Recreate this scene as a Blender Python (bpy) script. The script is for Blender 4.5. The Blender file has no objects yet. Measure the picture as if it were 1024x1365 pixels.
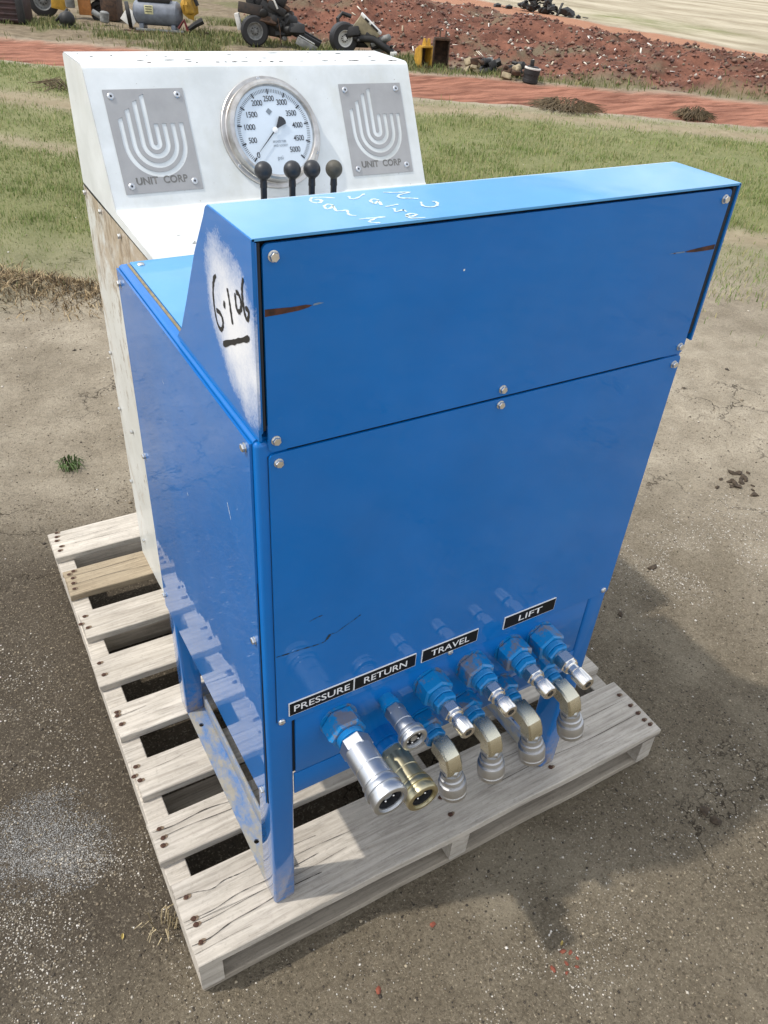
import bpy, bmesh, math, random
import numpy as np
from mathutils import Vector, Matrix, noise as mnoise
from mathutils.geometry import tessellate_polygon

rad = math.radians
SC = bpy.context.scene
COL = SC.collection
rng = np.random.default_rng(7)
random.seed(7)

# ------------------------------------------------------------------ camera, sky, sun, exposure
cam_d = bpy.data.cameras.new('camera')
cam = bpy.data.objects.new('camera', cam_d); COL.objects.link(cam)
cam.location = (-.2413, -.6221, 1.3350)
cam.rotation_euler = (.92811, -.06058, -.52605)
cam_d.sensor_fit = 'VERTICAL'; cam_d.sensor_height = 36; cam_d.sensor_width = 27
cam_d.lens = 36 * 1039.6 / 1365
cam_d.clip_start = .02; cam_d.clip_end = 3000
SC.camera = cam

SUNV = Vector((-.62, .208, 1.0)).normalized()          # towards the sun
EL = math.asin(SUNV.z); AZ = math.atan2(SUNV.x, SUNV.y)
W = bpy.data.worlds.new('World'); SC.world = W; W.use_nodes = True
wn = W.node_tree.nodes; wl = W.node_tree.links
for n_ in list(wn): wn.remove(n_)
sky = wn.new('ShaderNodeTexSky'); sky.sky_type = 'NISHITA'; sky.sun_disc = False
sky.sun_elevation = EL; sky.sun_rotation = AZ; sky.altitude = 800
sky.air_density = 1.0; sky.dust_density = 3.0; sky.ozone_density = 1.0
tc = wn.new('ShaderNodeTexCoord')
mp = wn.new('ShaderNodeMapping'); mp.inputs['Scale'].default_value = (1.6, 1.6, 4.0)
cn = wn.new('ShaderNodeTexNoise'); cn.inputs['Scale'].default_value = 1.5; cn.inputs['Detail'].default_value = 7
cn.inputs['Roughness'].default_value = .58
cr = wn.new('ShaderNodeValToRGB'); cr.color_ramp.elements[0].position = .34; cr.color_ramp.elements[1].position = .60
cr.color_ramp.elements[1].color = (.85, .85, .85, 1)
hs = wn.new('ShaderNodeMixRGB'); hs.blend_type = 'MIX'; hs.inputs['Color2'].default_value = (11.5, 11.8, 12.2, 1)
bg = wn.new('ShaderNodeBackground'); bg.inputs['Strength'].default_value = .15
wo = wn.new('ShaderNodeOutputWorld')
wl.new(tc.outputs['Generated'], mp.inputs['Vector']); wl.new(mp.outputs[0], cn.inputs['Vector'])
wl.new(cn.outputs['Fac'], cr.inputs['Fac']); wl.new(cr.outputs['Color'], hs.inputs['Fac'])
wl.new(sky.outputs[0], hs.inputs['Color1']); wl.new(hs.outputs[0], bg.inputs['Color']); wl.new(bg.outputs[0], wo.inputs['Surface'])

sun_d = bpy.data.lights.new('sun', 'SUN'); sun_d.energy = 3.1; sun_d.angle = rad(1.3); sun_d.color = (1, .955, .89)
sun = bpy.data.objects.new('sun', sun_d); COL.objects.link(sun); sun.location = (-6, 2, 10)
sun.rotation_euler = SUNV.to_track_quat('Z', 'Y').to_euler()
SC.view_settings.view_transform = 'Standard'; SC.view_settings.look = 'None'
SC.view_settings.gamma = 1; SC.view_settings.use_curve_mapping = False
SC.view_settings.exposure = 0.12
SC.render.engine = 'CYCLES'

# ------------------------------------------------------------------ node helper
class NT:
    def __init__(s, name):
        s.m = bpy.data.materials.new(name); s.m.use_nodes = True
        s.t = s.m.node_tree; s.b = s.t.nodes['Principled BSDF']; s._c = {}
    def new(s, k, **kw):
        n = s.t.nodes.new(k)
        for a, v in kw.items(): setattr(n, a, v)
        return n
    def put(s, sock, v):
        if isinstance(v, bpy.types.NodeSocket): s.t.links.new(v, sock)
        elif isinstance(v, tuple) and len(v) == 3 and sock.type == 'RGBA': sock.default_value = (*v, 1)
        else: sock.default_value = v
    def co(s, k='Object'):
        if 'tc' not in s._c: s._c['tc'] = s.new('ShaderNodeTexCoord')
        return s._c['tc'].outputs[k]
    def xyz(s, vec=None):
        n = s.new('ShaderNodeSeparateXYZ'); s.put(n.inputs[0], vec or s.co()); return n.outputs
    def map(s, scale=(1, 1, 1), loc=(0, 0, 0), vec=None, rot=(0, 0, 0)):
        n = s.new('ShaderNodeMapping'); s.put(n.inputs['Vector'], vec or s.co())
        n.inputs['Scale'].default_value = scale; n.inputs['Location'].default_value = loc; n.inputs['Rotation'].default_value = rot
        return n.outputs[0]
    def noise(s, scale, detail=4, rough=.55, vec=None, dist=0, out='Fac'):
        n = s.new('ShaderNodeTexNoise'); s.put(n.inputs['Vector'], vec or s.co())
        n.inputs['Scale'].default_value = scale; n.inputs['Detail'].default_value = detail
        n.inputs['Roughness'].default_value = rough; n.inputs['Distortion'].default_value = dist
        return n.outputs[out]
    def voro(s, scale, feat='DISTANCE_TO_EDGE', vec=None, out='Distance', rnd=1):
        n = s.new('ShaderNodeTexVoronoi', feature=feat); s.put(n.inputs['Vector'], vec or s.co())
        n.inputs['Scale'].default_value = scale; n.inputs['Randomness'].default_value = rnd
        return n.outputs[out]
    def ramp(s, f, *st):
        n = s.new('ShaderNodeValToRGB'); s.put(n.inputs[0], f); e = n.color_ramp.elements
        while len(e) < len(st): e.new(.5)
        for q, (p_, c) in zip(e, st):
            q.position = p_; q.color = (c, c, c, 1) if isinstance(c, (int, float)) else (*c, 1)
        return n.outputs[0]
    def mix(s, f, a, b, mode='MIX'):
        n = s.new('ShaderNodeMixRGB', blend_type=mode)
        s.put(n.inputs[0], f); s.put(n.inputs[1], a); s.put(n.inputs[2], b); return n.outputs[0]
    def math(s, op, a, b=0.0, clamp=False):
        n = s.new('ShaderNodeMath', operation=op, use_clamp=clamp); s.put(n.inputs[0], a); s.put(n.inputs[1], b); return n.outputs[0]
    def attr(s, name, out='Fac'):
        n = s.new('ShaderNodeAttribute', attribute_name=name); return n.outputs[out]
    def rnd(s):
        return s.new('ShaderNodeObjectInfo').outputs['Random']
    def bump(s, h, strength=.3, dist=.001, normal=None):
        n = s.new('ShaderNodeBump'); n.inputs['Strength'].default_value = strength; n.inputs['Distance'].default_value = dist
        s.put(n.inputs['Height'], h)
        if normal: s.put(n.inputs['Normal'], normal)
        return n.outputs[0]
    def set(s, **kw):
        nm = dict(color='Base Color', rough='Roughness', metal='Metallic', normal='Normal', coat='Coat Weight',
                  coatr='Coat Roughness', spec='Specular IOR Level', alpha='Alpha', coatn='Coat Normal')
        for k, v in kw.items(): s.put(s.b.inputs[nm[k]], v)
        return s.m

def srgb(r, g, b):
    f = lambda c: (c / 255) / 12.92 if c / 255 <= .04045 else ((c / 255 + .055) / 1.055) ** 2.4
    return (f(r), f(g), f(b))

def plain(name, col, rough=.5, metal=0, var=.12, scale=40, bump=.1):
    t = NT(name); n = t.noise(scale, 5, .6)
    c2 = tuple(x * (1 - 2.2 * var) for x in col)
    return t.set(color=t.mix(t.ramp(n, (.35, 0), (.7, 1)), c2, col), rough=t.math('ADD', t.math('MULTIPLY', n, .2), rough - .1),
                 metal=metal, normal=t.bump(n, bump, .001))

# ------------------------------------------------------------------ materials
BLUE = (.0004, .132, .435)
def blue_paint(name, dirt=0.0, spray=False, wear=0.0, BLUE=BLUE, wt=(.54, .60), wc=srgb(104, 92, 82)):
    t = NT(name); n1 = t.noise(6, 5, .6); n2 = t.noise(260, 3, .5)
    c = t.mix(t.ramp(n1, (.3, 0), (.75, 1)), tuple(x * .90 for x in BLUE), tuple(x * 1.06 for x in BLUE))
    spots = t.ramp(t.noise(90, 2, .4), (.74, 0), (.79, 1))
    c = t.mix(t.math('MULTIPLY', spots, .15), c, (.06, .20, .42))
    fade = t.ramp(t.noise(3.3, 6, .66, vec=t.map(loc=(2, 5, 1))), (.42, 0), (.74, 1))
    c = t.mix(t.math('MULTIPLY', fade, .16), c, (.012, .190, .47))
    dust = t.ramp(t.noise(17, 8, .74, vec=t.map((1, 1, .5))), (.50, 0), (.72, 1))
    c = t.mix(t.math('MULTIPLY', dust, .012), c, srgb(150, 146, 132))
    x, y, z = t.xyz()
    if dirt:                                             # road dust and scuffs towards the feet
        low = t.ramp(z, (0, 1), (.11, 0)) if False else t.math('SUBTRACT', 1, t.math('MULTIPLY', z, 1 / .12), True)
        msk = t.math('MULTIPLY', low, t.ramp(t.noise(38, 6, .7), (.40, 0), (.62, 1)))
        c = t.mix(t.math('MULTIPLY', msk, dirt), c, srgb(150, 132, 104))
    if wear:
        msk = t.ramp(t.noise(30, 7, .72), (wt[0], 0), (wt[1], 1))
        c = t.mix(t.math('MULTIPLY', msk, wear), c, wc)
    if spray:                                            # white overspray behind the hand-painted number
        u = t.math('MULTIPLY', t.math('SUBTRACT', y, t.math('ADD', .046, t.math('MULTIPLY', t.math('SUBTRACT', z, 1.02), .34))), 1 / .072)
        v = t.math('MULTIPLY', t.math('SUBTRACT', z, 1.020), 1 / .084)
        d = t.math('ADD', t.math('POWER', t.math('ABSOLUTE', u), 2.0), t.math('POWER', t.math('ABSOLUTE', v), 2.0))
        d = t.math('ADD', t.math('ADD', d, t.math('MULTIPLY', t.math('SUBTRACT', t.noise(300, 3, .8), .5), .7)), t.math('MULTIPLY', t.math('SUBTRACT', t.noise(26, 3, .6), .5), 1.0))
        c = t.mix(t.ramp(d, (.0, .95), (.35, .74), (.8, .30), (1.5, 0)), c, (.78, .79, .80))
    t.b.inputs['Coat IOR'].default_value = 1.35
    return t.set(color=c, rough=t.math('ADD', .33, t.math('MULTIPLY', n1, .18)), coat=1.0,
                 coatr=t.math('ADD', .0, t.math('MULTIPLY', dust, .12), True), normal=t.bump(n2, .04, .0004), spec=.15, coatn=t.bump(t.noise(4.5, 3, .5), .30, .004))

M = {}
M['blue'] = blue_paint('blue_paint')
M['blue_leg'] = blue_paint('blue_paint_dusty', dirt=.9)
M['blue_spray'] = blue_paint('blue_paint_overspray', spray=True)
M['blue_fit'] = blue_paint('blue_paint_worn', wear=.6, wt=(.60, .66), BLUE=(.003, .19, .47))
M['blue_nut'] = blue_paint('blue_paint_half_gone', wear=.75, wt=(.50, .58), wc=srgb(122, 108, 96), BLUE=(.003, .19, .47))
M['blue_pale'] = blue_paint('pale_blue_paint', BLUE=(.085, .310, .58))  # paler blue for the hood top and desk top
t = NT('blue_steel_scuffed')
msk = t.ramp(t.noise(26, 7, .7, vec=t.map((1, .45, 1))), (.37, 0), (.55, 1))
c = t.mix(t.math('MULTIPLY', msk, .90), t.mix(.35, BLUE, srgb(110, 125, 140)), t.mix(t.noise(60, 5, .6), srgb(122, 116, 98), srgb(166, 158, 138)))
M['blue_base'] = t.set(color=c, rough=.62, normal=t.bump(msk, .2, .0006))

def white_paint(name, rust=False):
    t = NT(name); x, y, z = t.xyz()
    n1 = t.noise(9, 6, .62); 
    c = t.mix(t.ramp(n1, (.35, 0), (.68, 1)), srgb(196, 199, 197), srgb(216, 219, 218))
    grime = t.ramp(t.noise(5, 6, .68, vec=t.map((3, 3, .7))), (.52, 0), (.78, 1))
    c = t.mix(t.math('MULTIPLY', grime, .30), c, srgb(176, 172, 150))
    pits = t.ramp(t.noise(120, 3, .5), (.735, 0), (.76, 1))
    c = t.mix(t.math('MULTIPLY', pits, .6), c, srgb(112, 82, 58))
    ht = t.math('ADD', pits, 0)
    if rust:
        up = t.math('MULTIPLY', t.math('SUBTRACT', z, .45), 2.2, True)
        st = t.math('ADD', t.noise(5.5, 8, .74, vec=t.map((1, 1.5, 1.0), loc=(0, .35, .1), rot=(rad(20), 0, 0)), dist=1.2), t.math('MULTIPLY', t.math('MULTIPLY', up, up), .16))
        c = t.mix(t.ramp(st, (.57, 0), (.62, .35), (.72, .8)), c, t.mix(t.noise(24, 7, .7), srgb(112, 76, 42), srgb(176, 146, 106)))
        sp = t.ramp(t.math('ADD', t.noise(34, 7, .75, vec=t.map((1, 1.6, .6))), t.math('MULTIPLY', up, .08)), (.60, 0), (.64, 1))
        c = t.mix(t.math('MULTIPLY', sp, .75), c, srgb(96, 62, 36))
        c = t.mix(.55, c, t.mix(t.noise(4, 6, .6), srgb(172, 166, 146), srgb(196, 190, 168)), 'MULTIPLY') if False else t.mix(.30, c, srgb(176, 170, 148))
    return t.set(color=c, rough=.42, coat=.15, normal=t.bump(t.noise(5, 3, .5), .25, .008), spec=.45)
M['white'] = white_paint('white_paint'); M['white_rust'] = white_paint('white_paint_rust_stained', True)

def wood(name, lo, hi, tint):
    t = NT(name); r = t.rnd()
    off = t.new('ShaderNodeVectorMath', operation='ADD')
    cmb = t.new('ShaderNodeCombineXYZ'); t.put(cmb.inputs[0], t.math('MULTIPLY', r, 37.0)); t.put(cmb.inputs[1], t.math('MULTIPLY', r, 11.0)); t.put(cmb.inputs[2], t.math('MULTIPLY', r, 5.0))
    t.put(off.inputs[0], t.co()); t.put(off.inputs[1], cmb.outputs[0]); V = off.outputs[0]
    g1 = t.noise(1, 6, .68, vec=t.map((5.0, 55, 55), vec=V), dist=1.2)
    g2 = t.noise(1, 5, .75, vec=t.map((16, 240, 240), vec=V), dist=.6)
    wv = t.new('ShaderNodeTexWave', bands_direction='Y'); t.put(wv.inputs['Vector'], t.map((1.1, 11, 7), vec=V))
    wv.inputs['Scale'].default_value = 2.1; wv.inputs['Distortion'].default_value = 7; wv.inputs['Detail'].default_value = 3; wv.inputs['Detail Scale'].default_value = .7
    w = wv.outputs['Fac']
    c = t.mix(t.ramp(g1, (.28, 0), (.66, 1)), lo, hi)
    c = t.mix(t.math('MULTIPLY', t.ramp(w, (.0, 1), (.30, 0)), .22), c, tuple(x * .5 for x in lo))
    c = t.mix(t.math('MULTIPLY', t.ramp(g2, (.30, 1), (.50, 0)), .50), c, tuple(x * .42 for x in lo))
    blot = t.ramp(t.noise(9, 6, .65, vec=V), (.42, 0), (.72, 1))
    c = t.mix(t.math('MULTIPLY', blot, .45), c, tint)
    fl = t.ramp(t.noise(120, 4, .7, vec=V), (.30, 1), (.44, 0))
    c = t.mix(t.math('MULTIPLY', fl, .30), c, tuple(x * .5 for x in lo))
    c = t.mix(t.math('MULTIPLY', t.math('ABSOLUTE', t.math('SUBTRACT', r, .5)), .5), c, tuple(x * .75 for x in lo))
    ck = t.ramp(t.noise(1, 4, .6, vec=t.map((1.3, 46, 30), vec=V), dist=.5), (.285, 1), (.305, 0))
    c = t.mix(t.math('MULTIPLY', ck, .85), c, (.035, .03, .025))
    h = t.math('SUBTRACT', t.math('ADD', t.math('MULTIPLY', g1, .6), t.math('MULTIPLY', g2, .4)), t.math('MULTIPLY', ck, 1.5))
    return t.set(color=c, rough=.88, normal=t.bump(h, .8, .0026), spec=.2)
M['wood'] = wood('weathered_wood', srgb(148, 140, 128), srgb(199, 191, 179), srgb(206, 197, 182))
M['wood_tan'] = wood('weathered_wood_tan', srgb(128, 114, 94), srgb(168, 153, 129), srgb(162, 150, 128))
M['wood_dark'] = wood('weathered_wood_brown', srgb(128, 118, 104), srgb(176, 166, 150), srgb(162, 152, 136))

def metal(name, col, rough, col2=None, scale=60, wear=.3):
    t = NT(name); n = t.noise(scale, 6, .65)
    c = t.mix(t.math('MULTIPLY', t.ramp(n, (.42, 0), (.66, 1)), wear), col, col2 or tuple(x * .6 for x in col))
    return t.set(color=c, rough=t.math('ADD', rough - .06, t.math('MULTIPLY', n, .18)), metal=1.0, normal=t.bump(n, .04, .0003))
M['zinc'] = metal('zinc_steel', (.56, .575, .59), .36, (.40, .415, .44))
M['zinc_dull'] = metal('dull_zinc_steel', (.52, .52, .52), .42, (.40, .40, .40))
M['nickel'] = metal('bright_nickel', (.78, .76, .73), .20, (.58, .56, .53))
M['gold_zinc'] = metal('yellow_zinc_steel', (.50, .45, .29), .34, (.46, .44, .34), 25)
M['olive_zinc'] = metal('olive_zinc_steel', (.60, .575, .46), .24, (.62, .60, .52), 30)
M['stainless'] = metal('stainless_bezel', (.58, .56, .53), .30, (.34, .31, .28), 28, .8)
M['alu'] = plain('grey_aluminium_plate', (.36, .355, .35), .5, .25, .06, 30, .05)
M['bolt'] = metal('bolt_zinc', (.72, .72, .70), .28, (.45, .43, .40), 300)
M['bore'] = plain('dark_bore', (.02, .02, .022), .4)
M['gap'] = plain('shadow_gap_black', (.012, .016, .024), .8)  # near-black colour standing in for shade inside the panel gaps
M['gasket'] = plain('tan_gasket', srgb(150, 136, 104), .9, 0, .2, 120)
M['black_rubber'] = plain('black_rubber', (.018, .018, .019), .55, 0, .2, 60)
M['knob_black'] = plain('black_phenolic', (.022, .023, .026), .45, 0, .2, 60)
M['knob_grey'] = plain('sun_faded_knob', srgb(84, 80, 68), .6, 0, .25, 80)
M['lever'] = plain('dark_lever_steel', (.03, .03, .032), .5, .3)
M['dial'] = plain('dial_white', srgb(214, 224, 232), .5, 0, .03, 8, .02)
M['print'] = plain('black_print', (.018, .02, .024), .55, 0, .1, 60, .02)
M['print_grey'] = plain('grey_print', srgb(128, 138, 146), .6, 0, .1, 60, .02)
M['label_black'] = plain('black_label_plastic', (.006, .0065, .008), .5, 0, .2, 60, .02); M['label_black'].node_tree.nodes['Principled BSDF'].inputs['Specular IOR Level'].default_value = .2
M['emblem'] = plain('engraved_shadow_grey', srgb(112, 110, 106), .6, 0, .1, 60, .02)
M['label_white'] = plain('white_engraving', (.78, .79, .80), .5, 0, .05, 80, .02)
M['marker'] = plain('black_paint_marker', (.012, .012, .013), .55, 0, .2, 90, .02)
M['chalk'] = plain('white_paint_marker', (.80, .84, .84), .7, 0, .1, 200, .05)
M['chalk_faint'] = plain('pale_paint_marker', (.62, .74, .72), .7, 0, .18, 150, .02)
M['rust'] = plain('bare_rusty_steel', srgb(92, 52, 34), .8, 0, .35, 90)
M['primer'] = plain('grey_primer', srgb(120, 140, 160), .7, 0, .2, 90)
M['crack'] = plain('brown_paint_crack', srgb(54, 58, 50), .85, 0, .3, 90)
M['flake'] = plain('flaked_blue_grey', srgb(50, 66, 74), .85, 0, .35, 150)
M['nail'] = plain('rusty_nail', srgb(84, 52, 34), .85, 0, .35, 400)
M['stain'] = plain('rust_stained_wood', srgb(136, 116, 94), .9, 0, .3, 200)
t = NT('gauge_glass'); nt = t.t
tr = t.new('ShaderNodeBsdfTransparent'); gl = t.new('ShaderNodeBsdfGlossy'); gl.inputs['Roughness'].default_value = .03
fr = t.new('ShaderNodeFresnel'); fr.inputs['IOR'].default_value = 1.45; ms = t.new('ShaderNodeMixShader')
nt.links.new(fr.outputs[0], ms.inputs[0]); nt.links.new(tr.outputs[0], ms.inputs[1]); nt.links.new(gl.outputs[0], ms.inputs[2])
nt.links.new(ms.outputs[0], nt.nodes['Material Output'].inputs['Surface']); M['glass'] = t.m
# yard scrap
M['sc_black'] = plain('grimy_black_iron', (.018, .017, .016), .6, 0, .3, 14)
M['sc_brown'] = plain('rusty_brown_iron', srgb(92, 68, 50), .85, 0, .35, 12)
M['sc_rust'] = plain('oily_rusty_iron', srgb(58, 44, 32), .7, 0, .4, 16)
M['sc_maroon'] = plain('dark_maroon_steel', srgb(66, 42, 40), .6, 0, .3, 9)
M['sc_yellow'] = plain('faded_yellow_paint', srgb(196, 150, 50), .6, 0, .22, 10)
M['sc_orange'] = plain('faded_orange_paint', srgb(186, 122, 62), .6, 0, .2, 10)
M['sc_bluegrey'] = plain('blue_grey_tank_paint', srgb(124, 130, 140), .45, 0, .2, 6)
M['sc_grey'] = plain('dull_grey_steel', srgb(138, 138, 134), .6, 0, .25, 14)
M['sc_white'] = plain('off_white_paint', srgb(214, 212, 204), .55, 0, .12, 12)
M['sc_khaki'] = plain('khaki_paint', srgb(150, 138, 108), .65, 0, .2, 10)
M['sc_cream'] = plain('cream_engine_paint', srgb(176, 160, 128), .7, 0, .25, 16)
M['sc_red'] = plain('dull_red_paint', srgb(120, 38, 36), .65, 0, .25, 14)
M['sc_label'] = plain('yellow_white_decal', srgb(214, 208, 160), .6, 0, .15, 30)
M['brick'] = plain('red_brick_fragment', srgb(146, 80, 60), .9, 0, .25, 60)
M['clod'] = plain('dark_earth_clod', srgb(84, 71, 56), .95, 0, .3, 70, .5)
M['straw'] = plain('dry_straw', srgb(196, 178, 140), .9, 0, .25, 60)
M['drybush'] = plain('dry_weed', srgb(112, 96, 70), .9, 0, .3, 30)
M['weed'] = plain('green_weed_leaf', srgb(84, 108, 52), .7, 0, .25, 60)
M['leaf'] = plain('yellowed_leaf', srgb(206, 184, 110), .8, 0, .2, 60)
t = NT('coloured_grit'); M['grit'] = t.set(color=t.attr('col', 'Color'), rough=.85)
t = NT('grass_blade'); M['grass'] = t.set(color=t.attr('col', 'Color'), rough=.75, spec=.2)

# ------------------------------------------------------------------ mesh helpers
def axes(d):
    d = Vector(d).normalized(); u = d.orthogonal().normalized() if abs(d.z) > .95 else Vector((0, 0, 1)).cross(d).normalized()
    return u, d.cross(u).normalized(), d

class MB:
    def __init__(s): s.v = []; s.f = []
    def add(s, v, f):
        o = len(s.v); s.v += [tuple(q) for q in v]; s.f += [tuple(i + o for i in q) for q in f]; return s
    def bm(s, bm, mx=None):
        bm.verts.ensure_lookup_table(); bm.verts.index_update()
        s.add([(mx @ q.co if mx else q.co) for q in bm.verts], [[q.index for q in f.verts] for f in bm.faces]); bm.free(); return s
    def box(s, a, b, bev=0, seg=2, mx=None):
        bm = bmesh.new(); bmesh.ops.create_cube(bm, size=1)
        c = [(a[i] + b[i]) / 2 for i in range(3)]; e = [abs(b[i] - a[i]) for i in range(3)]
        for q in bm.verts: q.co = Vector([c[i] + q.co[i] * e[i] for i in range(3)])
        if bev: bmesh.ops.bevel(bm, geom=bm.edges[:], offset=min(bev, min(e) * .49), segments=seg, profile=.5, affect='EDGES')
        return s.bm(bm, mx)
    def lathe(s, prof, o, d, n=28, cap=True, spin=0):
        u, w, d = axes(d); o = Vector(o); v = []; f = []
        for (tt, r) in prof:
            for k in range(n):
                a = spin + 2 * math.pi * k / n; v.append(o + d * tt + (u * math.cos(a) + w * math.sin(a)) * r)
        for i in range(len(prof) - 1):
            for k in range(n):
                k2 = (k + 1) % n; f.append((i * n + k, i * n + k2, (i + 1) * n + k2, (i + 1) * n + k))
        if cap: f.append(tuple(range(n - 1, -1, -1))); f.append(tuple((len(prof) - 1) * n + k for k in range(n)))
        return s.add(v, f)
    def hex(s, o, d, t0, t1, af, ch=.08, spin=0):                 # hexagon with chamfered ends, af = across flats
        R = af / math.sqrt(3); c = af * ch
        return s.lathe([(t0, R * .90), (t0 + c, R), (t1 - c, R), (t1, R * .90)], o, d, 6, True, spin)
    def tube(s, path, r, n=8):
        P = [Vector(q) for q in path]; rs = r if isinstance(r, (list, tuple)) else [r] * len(P); v = []; f = []
        for i, q in enumerate(P):
            d = (P[min(i + 1, len(P) - 1)] - P[max(i - 1, 0)]); u, w, _ = axes(d)
            v += [q + (u * math.cos(2 * math.pi * k / n) + w * math.sin(2 * math.pi * k / n)) * rs[i] for k in range(n)]
        for i in range(len(P) - 1):
            for k in range(n):
                k2 = (k + 1) % n; f.append((i * n + k, i * n + k2, (i + 1) * n + k2, (i + 1) * n + k))
        f.append(tuple(range(n - 1, -1, -1))); f.append(tuple((len(P) - 1) * n + k for k in range(n)))
        return s.add(v, f)
    def sheet(s, loops, th, mx):                                  # flat sheet with real cut-outs; loops in (u,v)
        L = [[Vector((p_[0], p_[1], 0)) for p_ in l] for l in loops]; tri = tessellate_polygon(L)
        flat = [q for l in L for q in l]; n = len(flat); T = []
        for a, b, c_ in tri:
            ar = (flat[b] - flat[a]).cross(flat[c_] - flat[a]).z
            T.append((a, b, c_) if ar > 0 else (a, c_, b))
        v = [mx @ Vector((q.x, q.y, th)) for q in flat] + [mx @ q for q in flat]
        f = T + [(c_ + n, b + n, a + n) for a, b, c_ in T]; o = 0
        for l in L:
            m = len(l)
            for i in range(m): j = (i + 1) % m; f.append((o + i, o + j, o + j + n, o + i + n))
            o += m
        return s.add(v, f)
    def blob(s, c, r, sub=2, amp=.25, fr=2.5, seed=0):
        bm = bmesh.new(); bmesh.ops.create_icosphere(bm, subdivisions=sub, radius=1)
        for q in bm.verts:
            k = 1 + amp * mnoise.noise(q.co * fr + Vector((seed * 3.1, seed * 1.7, seed)))
            q.co = Vector(c) + Vector((q.co.x * r[0], q.co.y * r[1], q.co.z * r[2])) * k
        return s.bm(bm)
    def stroke(s, pts, w, mx, th=.0004, sm=True, jit=0):          # painted stroke: thin ribbon, pts in (u,v)
        P = [Vector((a, b)) for a, b in pts]
        if sm and len(P) > 2:
            Q = []
            for i in range(len(P) - 1):
                p0 = P[max(i - 1, 0)]; p1 = P[i]; p2 = P[i + 1]; p3 = P[min(i + 2, len(P) - 1)]
                for k in range(6):
                    a = k / 6; Q.append(.5 * ((2 * p1) + (p2 - p0) * a + (2 * p0 - 5 * p1 + 4 * p2 - p3) * a * a + (3 * p1 - p0 - 3 * p2 + p3) * a ** 3))
            P = Q + [P[-1]]
        v = []; f = []; n = len(P)
        for i, q in enumerate(P):
            d = (P[min(i + 1, n - 1)] - P[max(i - 1, 0)]); d = d.normalized() if d.length > 1e-9 else Vector((1, 0)); nn = Vector((-d.y, d.x))
            e = 1 if 0 < i < n - 1 else .55
            ww = w * e * .5 * (1 + (random.random() - .5) * jit)
            for q2 in (q + nn * ww, q - nn * ww): v.append(mx @ Vector((q2.x, q2.y, th)))
        for i in range(n - 1): f.append((2 * i, 2 * i + 1, 2 * i + 3, 2 * i + 2))
        return s.add(v, f)
    def mesh(s, name, mat, ang=34):
        me = bpy.data.meshes.new(name); me.from_pydata(s.v, [], s.f); me.validate()
        if mat: me.materials.append(mat if not isinstance(mat, str) else M[mat])
        bm = bmesh.new(); bm.from_mesh(me); bmesh.ops.recalc_face_normals(bm, faces=bm.faces) if ang is not None else None
        bm.to_mesh(me); bm.free()
        if ang is not None:
            me.polygons.foreach_set('use_smooth', [True] * len(me.polygons)); me.set_sharp_from_angle(angle=rad(ang))
        return me
    def obj(s, name, mat, parent=None, local=False, ang=34):
        return link(name, s.mesh(name, mat, ang), parent, local=local)

def wloc(o):
    q = Vector((0, 0, 0))
    while o: q += Vector(o.location); o = o.parent
    return q
def link(name, me, parent=None, loc=None, rot=None, local=False, label=None):
    o = bpy.data.objects.new(name, me); COL.objects.link(o)
    if parent:
        o.parent = parent
        base = Vector(loc or (0, 0, 0)); o.location = base if local else base - wloc(parent)
    elif loc is not None: o.location = loc
    if rot is not None: o.rotation_euler = rot
    if label: o['label'] = label
    return o
def thing(name, label, cat, loc, rotz=0, group=None):
    o = bpy.data.objects.new(name, None); COL.objects.link(o); o.empty_display_size = .1
    o.location = loc; o.rotation_euler = (0, 0, rotz); o['label'] = label; o['category'] = cat
    if group: o['group'] = group
    return o
def tag(o, label, cat, group=None):
    o['label'] = label; o['category'] = cat
    if group: o['group'] = group
    return o
def frame(o, u, v):                                              # plane frame: columns u, v, u x v
    u = Vector(u).normalized(); v = Vector(v).normalized(); n = u.cross(v)
    return Matrix(((u.x, v.x, n.x, o[0]), (u.y, v.y, n.y, o[1]), (u.z, v.z, n.z, o[2]), (0, 0, 0, 1)))
def text(name, body, size, mx, mat, parent, w=None, shear=0, ax='CENTER', local=False, space=1.0, bold=0):
    cu = bpy.data.curves.new(name, 'FONT'); cu.body = body; cu.size = size; cu.align_x = ax; cu.align_y = 'CENTER'
    cu.shear = shear; cu.resolution_u = 4; cu.space_character = space; cu.offset = bold
    ob = bpy.data.objects.new('tmp', cu); COL.objects.link(ob); bpy.context.view_layer.update()
    me = bpy.data.meshes.new_from_object(ob.evaluated_get(bpy.context.evaluated_depsgraph_get()))
    bpy.data.objects.remove(ob); me.name = name; me.materials.clear(); me.materials.append(M[mat])
    xs = [q.co.x for q in me.vertices]; k = (w / (max(xs) - min(xs))) if w else 1
    for q in me.vertices: q.co = mx @ Vector((q.co.x * k, q.co.y, 0))
    return link(name, me, parent, local=local)

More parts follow.
